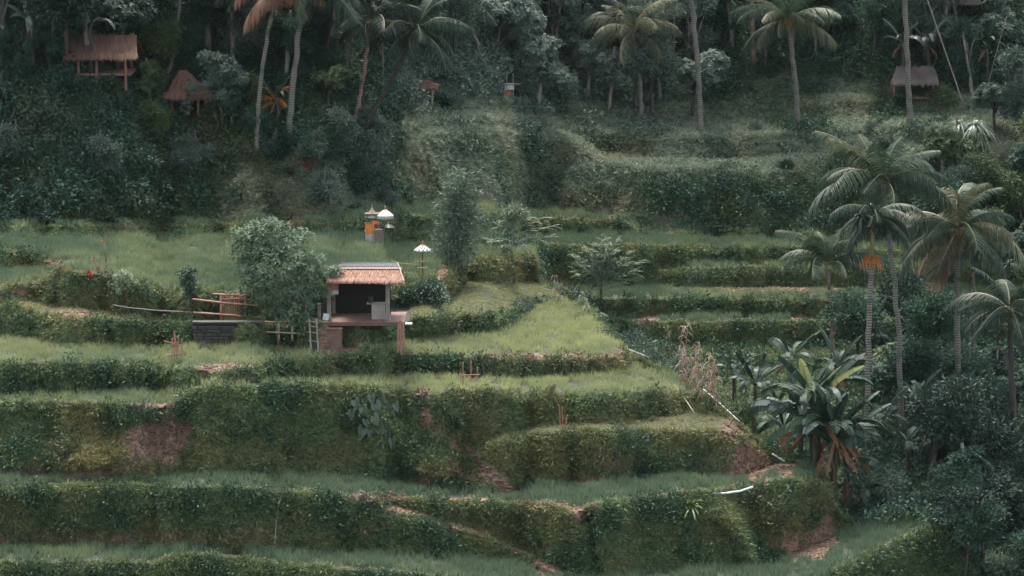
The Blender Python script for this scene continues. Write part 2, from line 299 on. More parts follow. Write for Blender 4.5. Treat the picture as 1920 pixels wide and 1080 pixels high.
# the strips of bare stones and beaten earth along the terrace rims stay with the mesh
me=bpy.data.meshes.new('terrain'); me.vertices.add(NR*NC); me.vertices.foreach_set('co',G.reshape(-1,3).ravel())
ii,jj=np.meshgrid(np.arange(NR-1),np.arange(NC-1),indexing='ij'); a_=(ii*NC+jj).ravel()
Fq=np.stack([a_,a_+1,a_+NC+1,a_+NC],1)
me.loops.add(Fq.size); me.loops.foreach_set('vertex_index',Fq.ravel().astype(np.int32)); me.polygons.add(len(Fq)); me.polygons.foreach_set('loop_start',(np.arange(len(Fq))*4).astype(np.int32))
me.polygons.foreach_set('use_smooth',[True]*len(Fq))
me.update(); me.validate()
for nm_,arr in (('dirt',DM),('dry',YM)):
    at_=me.attributes.new(nm_,'FLOAT','POINT'); at_.data.foreach_set('value',arr.ravel().astype(np.float32))
kind_arr=np.array([[{'rice':1.,'ledge':.4}.get(z,0.)] for _,_,z in rz_])*np.ones((1,NC))
at_=me.attributes.new('field','FLOAT','POINT'); at_.data.foreach_set('value',kind_arr.ravel().astype(np.float32))
TER=bpy.data.objects.new('terrain',me); COL.objects.link(TER); tag(TER,'terraced hillside of grassy banks, bare red earth and level paddies','terrain',kind='structure')
m,N,L=newmat('earth'); b=N['Principled BSDF']; b.inputs['Roughness'].default_value=.8
tc=N.new('ShaderNodeTexCoord')
def nz_(sc,d=8): 
    n=N.new('ShaderNodeTexNoise'); n.inputs['Scale'].default_value=sc; n.inputs['Detail'].default_value=d; L.new(tc.outputs['Object'],n.inputs['Vector']); return n
def mx_(f,a,b_): 
    x=N.new('ShaderNodeMix'); x.data_type='RGBA'
    for s_,v in (('Factor',f),('A',a),('B',b_)):
        if isinstance(v,(tuple,list)): x.inputs[s_].default_value=rgb(v)
        else: L.new(v,x.inputs[s_])
    return x.outputs['Result']
def at2(n): 
    x=N.new('ShaderNodeAttribute'); x.attribute_name=n; return x.outputs['Fac']
n1_=nz_(3.0); n2_=nz_(14.0); n3_=nz_(.6)
green=mx_(n1_.outputs['Fac'],(.012,.026,.016),(.035,.052,.026)); green=mx_(at2('dry'),green,(.075,.065,.025))
wv=N.new('ShaderNodeMapping'); wv.inputs['Scale'].default_value=(1,1,5); L.new(tc.outputs['Object'],wv.inputs[0]); n4_=N.new('ShaderNodeTexNoise'); n4_.inputs['Scale'].default_value=2.2; n4_.inputs['Detail'].default_value=10; n4_.inputs['Roughness'].default_value=.7; L.new(wv.outputs[0],n4_.inputs['Vector'])
mr_=N.new('ShaderNodeMapRange'); mr_.inputs[1].default_value=.40; mr_.inputs[2].default_value=.62; L.new(n4_.outputs['Fac'],mr_.inputs[0])
rock=mx_(mr_.outputs[0],(.32,.19,.125),(.07,.043,.03))
mud=mx_(n2_.outputs['Fac'],(.02,.03,.02),(.04,.05,.03))
c_=mx_(at2('field'),green,mud); c_=mx_(at2('dirt'),c_,rock)
L.new(c_,b.inputs['Base Color']); bp=N.new('ShaderNodeBump'); bp.inputs['Strength'].default_value=.8; bp.inputs['Distance'].default_value=.15; L.new(n2_.outputs['Fac'],bp.inputs['Height']); L.new(bp.outputs[0],b.inputs['Normal'])
me.materials.append(m)
BV=BVHTree.FromPolygons([Vector(v) for v in G.reshape(-1,3).tolist()],Fq.tolist())
def gpx(px,py,lift=0.0):
    """the point of the ground seen at this place of the photo"""
    u,dy,dz=ray(px,py); h=BV.ray_cast(Vector((0,0,0)),Vector((u,dy,dz)).normalized(),900)[0]
    return h+Vector((0,0,lift))
def gz(x,y):
    h=BV.ray_cast(Vector((x,y,60)),Vector((0,0,-1)),300)[0]
    return h.z if h else -41.
def at(px,py,Y):
    u,dy,dz=ray(px,py); t=Y/dy; return Vector((u*t,Y,dz*t))
def ppm(Y): return F/(Y*1.012)
# ---------------------------------------------------------------- grass, rice and weeds nobody could count
rng=np.random.default_rng(5)
M['rice']=leafmat('rice_leaf',(.07,.12,.075),(.15,.205,.12),.5,.3,dry=(.38,.40,.19))
M['grass']=leafmat('grass_blade',(.008,.03,.021),(.21,.29,.12),.5,.25,dry=(.22,.175,.065))
M['bank']=leafmat('bank_grass_blade',(.03,.068,.052),(.32,.37,.25),.5,.3,dry=(.20,.17,.09))
M['weed']=leafmat('weed_leaf',(.005,.026,.02),(.085,.155,.08),.5,.2,dry=(.13,.115,.04),spec=.15)
M['rim']=leafmat('rim_grass',(.14,.165,.07),(.34,.345,.15),.55,.3,dry=(.30,.25,.12))
M['jungle']=leafmat('jungle_leaf',(.004,.022,.018),(.055,.115,.072),.5,.18,dry=(.09,.08,.03),spec=.15)
M['flower']=plain('white_petal',(.7,.7,.66),.6)
def proto(coll,fn,mat,n,seed):
    for k in range(n):
        mb=MB(); fn(mb,np.random.default_rng(seed+k)); o=mb.build('plant',mat,link=False); coll.objects.link(o)
def rice(mb,r):
    n=22; a=r.random(n)*6.28; rad=np.sqrt(r.random(n))*.2
    P=np.stack([np.cos(a)*rad,np.sin(a)*rad,a*0],1); D=np.stack([np.cos(a)*.28,np.sin(a)*.28,a*0+1],1)+r.normal(size=(n,3))*.12
    strips(mb,P,D,r.uniform(.34,.58,n),.030,r.uniform(.05,.3,n),r,2)
def moss(mb,r):
    n=34; a=r.random(n)*6.28; rad=np.sqrt(r.random(n))*.22
    P=np.stack([np.cos(a)*rad,np.sin(a)*rad,a*0],1); D=np.stack([np.cos(a)*.7,np.sin(a)*.7,a*0+.9],1)+r.normal(size=(n,3))*.3
    strips(mb,P,D,r.uniform(.14,.34,n),.042,r.uniform(.3,1.,n),r,2)
def tuft(mb,r):
    n=30; a=r.random(n)*6.28; rad=np.sqrt(r.random(n))*.16
    P=np.stack([np.cos(a)*rad,np.sin(a)*rad,a*0],1); D=np.stack([np.cos(a)*.8,np.sin(a)*.8,a*0+1],1)+r.normal(size=(n,3))*.25
    strips(mb,P,D,r.uniform(.25,.6,n),.045,r.uniform(.3,.9,n),r,3)
def weed(mb,r):
    n=60; P=r.normal(size=(n,3))*np.array([.2,.2,.1])+np.array([0,0,.12]); D=r.normal(size=(n,3))+nrm(P)*1.2+np.array([0,0,.2])
    leaves(mb,P,D,r.uniform(.05,.2,n),r.uniform(.035,.09,n),r)
def short(mb,r):
    n=22; a=r.random(n)*6.28; rad=np.sqrt(r.random(n))*.17
    P=np.stack([np.cos(a)*rad,np.sin(a)*rad,a*0],1); D=np.stack([np.cos(a)*.5,np.sin(a)*.5,a*0+.8],1)+r.normal(size=(n,3))*.2
    strips(mb,P,D,r.uniform(.1,.24,n),.03,r.uniform(.2,.6,n),r,2)
def bush(mb,r):
    for _ in range(9):
        c=r.normal(size=3)*np.array([.42,.42,.22])+np.array([0,0,.4]); n=26
        P=c+r.normal(size=(n,3))*.13; D=r.normal(size=(n,3))*.8+nrm(P-c)+np.array([0,0,-.1]); leaves(mb,P,D,r.uniform(.13,.27,n),r.uniform(.07,.13,n),r)
def fern(mb,r):
    for k in range(7):
        a=r.random()*6.28; el=r.uniform(.3,1.2); L0=r.uniform(.6,1.1); d=np.array([math.cos(a)*math.cos(el),math.sin(a)*math.cos(el),math.sin(el)]); s=np.array([-math.sin(a),math.cos(a),0])
        t=np.linspace(.15,1,12); C=d*(t*L0)[:,None]; C[:,2]-=.45*L0*t*t
        for sg in(-1,1):
            strips(mb,C,s*sg+d*.4+np.array([0,0,-.25]),L0*.28*np.sin(np.pi*np.clip(t*.9+.1,0,1))+.05,.05,.3,r,2,side=np.broadcast_to(nrm(d),C.shape))
def clod(mb,r):
    for k in range(5):
        nu,nv=7,5; V=[(0,0,1)]+[(math.sin(math.pi*i/nv)*math.cos(6.283*j/nu),math.sin(math.pi*i/nv)*math.sin(6.283*j/nu),math.cos(math.pi*i/nv)) for i in range(1,nv) for j in range(nu)]+[(0,0,-1)]; V=np.array(V)*(1+r.normal(size=(len(V),1))*.16)*r.uniform(.025,.085)*np.array([1.3,1,.7])+np.append(r.normal(size=2)*.13,.01)
        f=[(0,1+j,1+(j+1)%nu) for j in range(nu)]+[(1+i*nu+j,1+(i+1)*nu+j,1+(i+1)*nu+(j+1)%nu,1+i*nu+(j+1)%nu) for i in range(nv-2) for j in range(nu)]+[(len(V)-1,len(V)-1-nu+(j+1)%nu,len(V)-1-nu+j) for j in range(nu)]
        mb.add(V,f,r.random())
M['clod']=leafmat('earth_clod',(.04,.026,.02),(.24,.15,.105),.9,0)
CP_={}
for key,fn,mt,n,sd in (('rice',rice,'rice',5,10),('tuft',tuft,'grass',5,30),('moss',moss,'grass',5,37),('bank',tuft,'bank',5,35),('weed',weed,'weed',5,50),('short',short,'rim',4,70),('bush',bush,'jungle',5,90),('fern',fern,'jungle',4,110),('wallfern',fern,'weed',4,120),('clod',clod,'clod',5,130)):
    CP_[key]=bpy.data.collections.new('plants_'+key); proto(CP_[key],fn,M[mt],n,sd)
M['jungle_hazed']=leafmat('hazed_grey_jungle_leaf',(.02,.055,.048),(.17,.23,.175),.5,.18,dry=(.16,.15,.09),spec=.15)  # grey green leaf, lightened to carry the haze at the valley head
for key,fn,n,sd in (('bush_pale',bush,5,140),('weed_pale',weed,4,150)): CP_[key]=bpy.data.collections.new('plants_'+key); proto(CP_[key],fn,M['jungle_hazed'],n,sd)
fc=bpy.data.collections.new('plants_flower'); mbf=MB(); rr=np.random.default_rng(1); leaves(mbf,rr.normal(size=(7,3))*.05,rr.normal(size=(7,3))+np.array([0,-1,.3]),.06,.06,rr); fc.objects.link(mbf.build('plant',M['flower'],link=False)); CP_['flower']=fc
def gnode(coll):
    g=bpy.data.node_groups.new('scatter','GeometryNodeTree'); g.interface.new_socket('Geometry',in_out='INPUT',socket_type='NodeSocketGeometry'); g.interface.new_socket('Geometry',in_out='OUTPUT',socket_type='NodeSocketGeometry')
    N=g.nodes; gi=N.new('NodeGroupInput'); go=N.new('NodeGroupOutput'); ip=N.new('GeometryNodeInstanceOnPoints'); ci=N.new('GeometryNodeCollectionInfo')
    ci.inputs['Collection'].default_value=coll; ci.inputs['Separate Children'].default_value=True; ip.inputs['Pick Instance'].default_value=True
    def na(nm,ty):
        x=N.new('GeometryNodeInputNamedAttribute'); x.data_type=ty; x.inputs[0].default_value=nm; return x.outputs[0]
    L=g.links.new
    L(gi.outputs[0],ip.inputs['Points']); L(ci.outputs[0],ip.inputs['Instance']); L(na('vi','INT'),ip.inputs['Instance Index']); L(na('rot','FLOAT_VECTOR'),ip.inputs['Rotation']); L(na('scl','FLOAT'),ip.inputs['Scale']); L(ip.outputs[0],go.inputs[0]); return g
def scatter(name,coll,P,up,scl,tint,label):
    n=len(P); z=nrm(up); a=rng.random(n)*6.283; x=nrm(np.cross(np.stack([np.cos(a),np.sin(a),a*0+.01],1),z)); y=np.cross(z,x)
    # XYZ euler of the matrix with columns x,y,z
    rot=np.stack([np.arctan2(y[:,2],z[:,2]),np.arcsin(np.clip(-x[:,2],-1,1)),np.arctan2(x[:,1],x[:,0])],1)
    me=bpy.data.meshes.new(name); me.vertices.add(n); me.vertices.foreach_set('co',P.ravel())
    for nm,ty,arr in (('rot','FLOAT_VECTOR',rot),('scl','FLOAT',scl),('tint','FLOAT',tint),('vi','INT',rng.integers(0,len(coll.objects),n).astype(np.int32))):
        A=me.attributes.new(nm,ty,'POINT'); A.data.foreach_set('vector' if ty=='FLOAT_VECTOR' else 'value',np.asarray(arr).ravel())
    o=bpy.data.objects.new(name,me); COL.objects.link(o); o.modifiers.new('plants','NODES').node_group=gnode(coll); tag(o,label,None,kind='stuff'); print('scatter',name,n); return o
# sample points on the terrain quads
A0=G[:-1,:-1];A1=G[:-1,1:];A2=G[1:,1:];A3=G[1:,:-1]
QN=np.cross(A1-A0,A3-A0)+np.cross(A3-A2,A1-A2); QA=np.linalg.norm(QN,axis=-1)/2; QN=nrm(QN); QN*=np.sign(QN[...,2:3]+1e-9)
ctr=(A0+A2)/2; CPX,CPY=proj(ctr[...,0],ctr[...,1],ctr[...,2])
INV=(CPX>-70)&(CPX<1990)&(CPY>-90)&(CPY<1150)
zn_row=np.array([z for _,_,z in rz_[:-1]]); seg_row=np.array([NM[min(i+1,len(NM)-1)] for i,_,_ in rz_[:-1]]); t_row=np.array([t for _,t,_ in rz_[:-1]])
def qavg(a): return (a[:-1,:-1]+a[1:,1:])/2
QD,QY=qavg(DM),qavg(YM)
NOPLANT=((CPX>597)&(CPX<768)&(CPY>556)&(CPY<614))|((CPX>602)&(CPX<650)&(CPY>600)&(CPY<664))|((CPX>575)&(CPX<612)&(CPY>598)&(CPY<664))
for x0_,x1_,y0_,y1_ in ((308,404,180,240),(128,255,108,172),(772,820,160,200),(930,972,140,186),(1674,1756,150,196)): NOPLANT|=(CPX>x0_)&(CPX<x1_)&(CPY>y0_)&(CPY<y1_)
def sample(dens):
    lam=np.where(INV&~NOPLANT,QA*dens,0); k=rng.poisson(lam); r,c=np.nonzero(k); rep=k[r,c]; r=np.repeat(r,rep); c=np.repeat(c,rep); n=len(r)
    u=rng.random(n)[:,None]; v=rng.random(n)[:,None]
    P=A0[r,c]*(1-u)*(1-v)+A1[r,c]*u*(1-v)+A2[r,c]*u*v+A3[r,c]*(1-u)*v
    return P,QN[r,c],r,c
Z=lambda *zs: np.isin(zn_row,zs)[:,None]
SEG=lambda *s: np.isin(seg_row,s)[:,None]
# distance of a field quad from its front rim
rimd=np.zeros(QA.shape); backd=np.full(QA.shape,9.)
Yc=ctr[...,1]
for i in range(len(PP)-1):
    rr_=[r for r in range(NR-1) if rz_[r][0]==i]
    if rr_: rimd[rr_]=Yc[rr_]-PP[i][1][None,:-1]; backd[rr_]=PP[i+1][1][None,:-1]-Yc[rr_]
leftrim=np.clip((CPX-1020)/40,0,1)
RICE=Z('rice')&(rimd>.5)&(QD<.35)&~(SEG('m_back'))
ph=vnoise(ctr,.25,31)*.5+.5; 
far=(Yc>217)
# main rice
P,n,r,c=sample(np.where(RICE,np.where(far,7.5,9.5),0))
lower=np.isin(seg_row[r],('e_back','d_back')); tn=np.clip(.16+.5*vnoise(P,.12,33)+.35*vnoise(P,.7,36)+np.where(np.isin(seg_row[r],('b_back','c_back')),.34,0)+np.where(np.isin(seg_row[r],('c_back',)),.1,0)-np.where(lower,.22,0)+.25*np.exp(-((proj(P[:,0],P[:,1],P[:,2])[0]-1000)/170)**2)*np.isin(seg_row[r],('b_back','c_back')),0,.95)
scatter('rice_crop',CP_['rice'],P,np.array([0,0,1.])+rng.normal(size=P.shape)*.08,rng.uniform(.7,1.2,len(P))*(1+.35*vnoise(P,.6,35))*np.where(np.isin(seg_row[r],('b_back','c_back')),.85,1),tn,'dense pale green rice crop standing on the level terraces')
# rims: short yellowish grass along the front of each terrace, on ledges
P,n,r,c=sample(np.where((Z('rice')&(rimd<=.5))|Z('ledge'),18,0)*np.clip(1-QD*1.1,0,1))
scatter('rim_grass',CP_['short'],P,np.array([0,0,1.])+n*.3+rng.normal(size=P.shape)*.2,rng.uniform(.6,1.1,len(P)),np.clip(QY[r,c]*.6+rng.random(len(P))*.3,0,1),'short yellow green grass along the rims of the terraces')
# walls: tufts hanging over the brow, weeds and grass on the face
brow=np.clip(1.25-np.minimum(backd*0+9,np.abs(1-t_row)[:,None]*2.2),0,1)
wl=Z('wall'); bare=np.clip(1-QD*1.25,0,1)
clump=np.clip(vnoise(ctr,.45,41)*2.6+vnoise(ctr,1.3,43)*1.2+.08+.4*brow-.25*np.clip((CPX-980)/200,0,1),0.02,1)
den=np.where(wl,(11+10*brow)*(.4+.6*(1-clump)),0)*bare
P,n,r,c=sample(den)
outw=n*np.array([1,1,.4])
scatter('wall_grass',CP_['tuft'],P,outw*.9+np.array([0,0,.75])+rng.normal(size=P.shape)*.22,rng.uniform(.5,1.15,len(P)),np.clip(QY[r,c]*.85+rng.random(len(P))*.18+vnoise(P,.5,61)*.35,0,1),'long green grass hanging down the terrace walls')
P,n,r,c=sample(np.where(wl,40*(1-.55*clump),0)*bare)
scatter('wall_moss_grass',CP_['moss'],P,n*.8+np.array([0,0,.6])+rng.normal(size=P.shape)*.25,rng.uniform(.7,1.3,len(P)),np.clip(QY[r,c]*.9+rng.random(len(P))*.2+vnoise(P,.5,61)*.4,0,1),'fine short grass covering the faces of the terrace walls')
P,n,r,c=sample(np.where(wl,17*clump,0)*bare)
scatter('wall_weeds',CP_['weed'],P,n+np.array([0,0,.4])+rng.normal(size=P.shape)*.3,rng.uniform(.6,1.35,len(P)),np.clip(QY[r,c]*.6+vnoise(P,.4,63)*.5,0,.9),'dark leafy weeds and creepers covering the terrace walls')
P,n,r,c=sample(np.where(wl,.22,0)*bare)
scatter('wall_ferns',CP_['wallfern'],P,n+np.array([0,0,.3])+rng.normal(size=P.shape)*.3,rng.uniform(.35,.8,len(P)),rng.random(len(P))*.8,'small ferns growing out of the terrace walls')
P,n,r,c=sample(np.where(wl|Z('bank'),.55,0)*bare)
scatter('dead_grass',CP_['tuft'],P,n+np.array([0,0,.5])+rng.normal(size=P.shape)*.3,rng.uniform(.5,1.1,len(P)),rng.uniform(.7,1.,len(P)),'dead straw coloured tufts scattered over the walls')
P,n,r,c=sample(np.where(INV,QD*15,0))
scatter('earth_clods',CP_['clod'],P,n,rng.uniform(.5,1.3,len(P)),P[:,0]*0,'clods and small stones on the bare red earth')
# banks and hill: long grass on the right, bush and fern on the left
wood=np.clip((760-CPX)/60,0,1); wood=np.maximum(wood,np.where(SEG('top','beyond'),1,0)); wood=np.maximum(wood,np.where(SEG('k3','k2')&(CPX<1250)&(CPX>960)&(CPY<215),1.,0))
val=np.clip((CPX-1560)/80,0,1)*Z('gully'); 
hb=Z('bank','hill')
cl2=np.clip(vnoise(ctr,.22,45)*2.4+.1,0,1); dk=np.clip((CPX-1150)/80,0,1)*np.clip((CPY-325)/25,0,1)*Z('bank'); cl2=np.maximum(cl2,dk)
grassy=np.clip((CPY-215)/120,0,1)*np.clip((CPX-250)/200,0,1)*np.clip((760-CPX)/60,0,1)   # foot of the left bank
P,n,r,c=sample(np.where(hb,(18*(1-wood)*(1-.6*dk)+16*grassy+2.5*wood),0)*bare)
scatter('bank_grass',CP_['bank'],P,n*.9+np.array([-.15,-.25,.7])+rng.normal(size=P.shape)*.25,rng.uniform(.7,1.45,len(P)),np.clip(QY[r,c]*.6+vnoise(P,.3,65)*.6-.02,0,.9),'long rain soaked grass on the far banks')
P,n,r,c=sample(np.where(hb,(wood*9*(1-.93*grassy)+(1-wood)*(3.5+6*dk)*cl2),0)*bare+np.where(Z('gully'),1+4*val,0))
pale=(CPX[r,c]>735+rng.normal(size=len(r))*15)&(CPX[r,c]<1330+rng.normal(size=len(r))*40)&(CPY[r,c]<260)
for k_,nm_,lb_ in (('weed','bank_weeds','dark leafy ground cover on the banks and hillside'),('weed_pale','pale_bank_weeds','haze-lightened grey green ground cover at the misty head of the valley')):
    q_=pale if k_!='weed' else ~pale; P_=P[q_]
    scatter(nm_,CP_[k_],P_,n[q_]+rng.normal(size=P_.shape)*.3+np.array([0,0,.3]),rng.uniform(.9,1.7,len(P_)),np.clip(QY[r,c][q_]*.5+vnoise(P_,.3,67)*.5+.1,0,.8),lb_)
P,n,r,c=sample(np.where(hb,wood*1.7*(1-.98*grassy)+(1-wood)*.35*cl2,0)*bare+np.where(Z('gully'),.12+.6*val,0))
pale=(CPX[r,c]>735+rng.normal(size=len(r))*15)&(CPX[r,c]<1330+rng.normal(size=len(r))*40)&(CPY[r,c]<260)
for k_,nm_,lb_ in (('bush','undergrowth','dense dark undergrowth of leafy bushes below the trees'),('bush_pale','pale_undergrowth','haze-lightened grey green undergrowth at the head of the valley')):
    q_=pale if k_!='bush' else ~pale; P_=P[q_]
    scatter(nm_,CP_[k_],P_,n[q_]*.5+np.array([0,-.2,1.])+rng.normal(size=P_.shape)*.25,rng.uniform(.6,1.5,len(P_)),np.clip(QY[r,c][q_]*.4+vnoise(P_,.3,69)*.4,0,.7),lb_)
P,n,r,c=sample(np.where(hb,wood*.5*(1-.6*grassy),0)*bare+np.where(Z('gully'),.1+.4*val,0))
scatter('ferns',CP_['fern'],P,n*.5+np.array([0,-.2,1.])+rng.normal(size=P.shape)*.3,rng.uniform(.7,1.5,len(P)),rng.random(len(P))*.4,'arching ferns among the undergrowth')
# gully grass
P,n,r,c=sample(np.where(Z('gully'),14,0))
scatter('valley_grass',CP_['tuft'],P,n+np.array([0,0,.7])+rng.normal(size=P.shape)*.25,rng.uniform(.6,1.2,len(P)),rng.random(len(P))*.3,'green grass on the valley floor between the trees')
P,n,r,c=sample(np.where(wl&(brow>.3)&(vnoise(ctr,.35,71)>.2),.7,0)*bare+np.where(wl&(CPX>750)&(CPX<850)&(CPY>520)&(CPY<575),5,0))
scatter('wall_flowers',CP_['flower'],P+n*.16,n+rng.normal(size=P.shape)*.2,rng.uniform(.6,1.2,len(P)),P[:,0]*0,'small white flowers dotted along the terrace walls')
# ---------------------------------------------------------------- plant builders
M['palm']=leafmat('palm_leaflet',(.009,.027,.019),(.055,.085,.048),.5,.22,spec=.2)
M['palm_dark']=leafmat('dark_palm_leaflet',(.006,.02,.015),(.03,.05,.032),.5,.12,spec=.15)
M['palm_pale']=leafmat('pale_palm_leaflet',(.035,.055,.035),(.15,.155,.09),.5,.25,spec=.2)
M['palm_dry']=leafmat('dead_palm_leaflet',(.20,.095,.06),(.36,.21,.145),.7,.2)
M['palm_orange']=leafmat('orange_palm_leaflet',(.42,.12,.03),(.55,.22,.06),.7,.2)
M['rib']=plain('palm_rib',(.17,.16,.08),.5,(.11,.09,.045),6)
M['rib_orange']=plain('orange_palm_rib',(.26,.16,.08),.5,(.2,.11,.05),6)
M['banana']=leafmat('banana_leaf',(.006,.023,.015),(.036,.066,.036),.5,.15,spec=.18)
M['banana_grey']=leafmat('banana_leaf_wet',(.022,.045,.036),(.10,.13,.11),.45,.2,spec=.3)
M['banana_yellow']=leafmat('banana_leaf_yellow',(.09,.12,.035),(.19,.20,.06),.4,.3)
M['banana_dry']=leafmat('banana_leaf_dry',(.10,.045,.028),(.26,.125,.075),.75,.15)
M['banana_stem']=plain('banana_stem',(.07,.05,.035),.6,(.02,.02,.016),5,(1,1,.3))
M['bark_grey']=plain('grey_bark',(.24,.22,.18),.8,(.10,.095,.08),5,(1,1,.35),.5)
M['bark_dark']=plain('dark_bark',(.06,.05,.04),.8,(.025,.025,.02),5,(1,1,.4),.5)
M['bark_pale']=plain('pale_bark',(.24,.225,.18),.8,(.12,.11,.085),5,(1,1,.4),.4)
M['bark_red']=plain('reddish_bark',(.26,.12,.08),.8,(.12,.07,.05),5,(1,1,.4),.4)
def ringed(name,c1,c2,c3):
    m,N,L=newmat(name); b=N['Principled BSDF']; b.inputs['Roughness'].default_value=.75; tc=N.new('ShaderNodeTexCoord')
    w=N.new('ShaderNodeTexWave'); w.bands_direction='Z'; w.inputs['Scale'].default_value=2.1; w.inputs['Distortion'].default_value=2.6; w.inputs['Detail'].default_value=2; L.new(tc.outputs['Object'],w.inputs['Vector'])
    n=N.new('ShaderNodeTexNoise'); n.inputs['Scale'].default_value=1.7; n.inputs['Detail'].default_value=8; L.new(tc.outputs['Object'],n.inputs['Vector'])
    a=N.new('ShaderNodeMix'); a.data_type='RGBA'; a.inputs['A'].default_value=rgb(c1); a.inputs['B'].default_value=rgb(c2); L.new(w.outputs['Fac'],a.inputs['Factor'])
    mr=N.new('ShaderNodeMapRange'); mr.inputs[1].default_value=.5; mr.inputs[2].default_value=.68; L.new(n.outputs['Fac'],mr.inputs[0])
    c=N.new('ShaderNodeMix'); c.data_type='RGBA'; c.inputs['B'].default_value=rgb(c3); L.new(mr.outputs[0],c.inputs['Factor']); L.new(a.outputs['Result'],c.inputs['A']); L.new(c.outputs['Result'],b.inputs['Base Color'])
    bp=N.new('ShaderNodeBump'); bp.inputs['Strength'].default_value=.5; bp.inputs['Distance'].default_value=.03; L.new(w.outputs['Fac'],bp.inputs['Height']); L.new(bp.outputs[0],b.inputs['Normal']); return m
M['palm_trunk']=ringed('ringed_palm_bark',(.085,.08,.066),(.20,.18,.15),(.06,.075,.05))
M['palm_trunk_red']=ringed('reddish_palm_bark',(.15,.09,.07),(.33,.21,.17),(.07,.08,.05))
M['palm_trunk_moss']=ringed('mossy_palm_bark',(.06,.06,.045),(.26,.235,.20),(.04,.065,.035))
FR={}
def frond_mesh(kind,var,mat='palm',rib='rib'):
    """one pinnate palm frond growing along +X from its base, 1 unit long"""
    key=(kind,var,mat)
    if key in FR: return FR[key]
    r=np.random.default_rng(abs(hash((kind,var)))%1000 if False else {'up':1,'mid':2,'low':3,'hang':4}[kind]*10+var)
    el0={'up':1.25,'mid':.75,'low':.15,'hang':-.6}[kind]+r.uniform(-.12,.12); el1={'up':.1,'mid':-.75,'low':-1.15,'hang':-1.5}[kind]+r.uniform(-.2,.2)
    n=26; el=el0+(el1-el0)*(np.linspace(0,1,n)**1.2); side=r.uniform(-.25,.25)
    step=np.stack([np.cos(el),side*np.linspace(0,1,n)**2,np.sin(el)],1)/n; C=np.concatenate([[[0,0,0]],np.cumsum(step,0)])
    mb=MB(); tube(mb,C,np.interp(np.linspace(0,1,n+1),[0,.15,1],[.016,.008,.002]),4,.5,1)
    t=np.linspace(.11,.995,58); idx=t*n; i0=idx.astype(int).clip(0,n-1); fr=(idx-i0)[:,None]; P=C[i0]*(1-fr)+C[i0+1]*fr; T=nrm(C[i0+1]-C[i0])
    S=nrm(np.cross(T,np.array([0,0,1.]))); Ln=.21*np.sin(np.pi*(t*.86+.10))**.7+.02
    for sg in (-1,1):
        gap=r.random(len(t))>.07
        D=S*sg*1.0+T*.55+np.array([0,0,-.25])+r.normal(size=P.shape)*.10
        strips(mb,P[gap],D[gap],Ln[gap]*r.uniform(.8,1.15,gap.sum()),.0145,{'up':.5,'mid':.75,'low':.9,'hang':1.}[kind],r,3,side=nrm(T[gap]+np.array([0,0,.25])),base=.8)
    o=mb.build('frond',[M[mat],M[rib]],link=False); FR[key]=o.data; return o.data
def child(name,data,parent,loc=(0,0,0),rot=(0,0,0),sc=1.0):
    o=bpy.data.objects.new(name,data); COL.objects.link(o); o.parent=parent; o.location=loc; o.rotation_euler=rot; o.scale=(sc,)*3 if not hasattr(sc,'__len__') else sc; return o
def trunk_path(top,n=14,bend=.0,r=None,base=(0,0,0)):
    top=np.array(top,float); base=np.array(base,float); t=np.linspace(0,1,n)[:,None]; P=base*(1-t)+top*t
    d=top[:2]-base[:2]; P[:,0]+=bend*np.sin(np.pi*t[:,0]); 
    if r is not None: P[1:-1,:2]+=r.normal(size=(n-2,2))*.03
    return P
def palm(base,crown,label,FL=4.2,w=.30,mat='palm',trunk='palm_trunk',plan=None,seed=0,Y=None,group='coconut palms on the slopes',nuts=True,bend=.15,cat='palm',name='coconut_palm',dead=0,up=5,mid=8,low=5,hang=0,flower=False,rib='rib'):
    r=np.random.default_rng(seed+900)
    B=at(base[0],base[1],Y) if Y else gpx(*base)
    if Y: B.z=gz(B.x,B.y)
    B.z-=.15
    Tp=at(crown[0],crown[1],B.y); d=np.array(Tp-B)
    root=empty(name,B); tag(root,label,cat,group)
    mb=MB(); P=trunk_path(d,22,bend,r); rad=np.interp(np.linspace(0,1,22),[0,.06,.2,1],[w*.75,w*.58,w*.48,w*.40]); tube(mb,P,rad,10); mb.build('trunk',M[trunk],root,True)
    k=0
    for kind,cnt in (('up',up),('mid',mid),('low',low),('hang',hang)):
        for i in range(cnt):
            az=2*math.pi*(i+r.uniform(-.3,.3))/max(cnt,1)+k*.7; m_=mat; rb=rib
            if dead and kind in('low','hang') and i<dead: m_='palm_dry'; 
            elif r.random()<.10 and mat=='palm': m_='palm_pale'
            child('frond',frond_mesh(kind,int(r.integers(0,3)),m_,rb),root,(d[0],d[1],d[2]+r.uniform(-.05,.12)),(r.uniform(-.45,.45),r.uniform(-.15,.2),az),FL*r.uniform(.72,1.12)*(1.0 if kind!='up' else .95))
        k+=1
    if nuts:
        mb=MB()
        for i in range(7):
            a=r.random()*6.28; c=d+np.array([math.cos(a)*.28,math.sin(a)*.28,-.25-r.random()*.2]); ico(mb,c,.13*np.array([1,1,1.15]),r)
        mb.build('coconut_cluster',M['nut'],root,True)
    if flower:
        mb=MB(); n=90; a=r.random(n)*6.28; D=np.stack([np.cos(a),np.sin(a),r.uniform(-.2,1.,n)],1); strips(mb,np.tile(d,(n,1))+D*.1-np.array([0,0,.15]),D,r.uniform(.35,.7,n),.04,.9,r,3); mb.build('flower_stalk',M['palm_orange'],root)
    return root
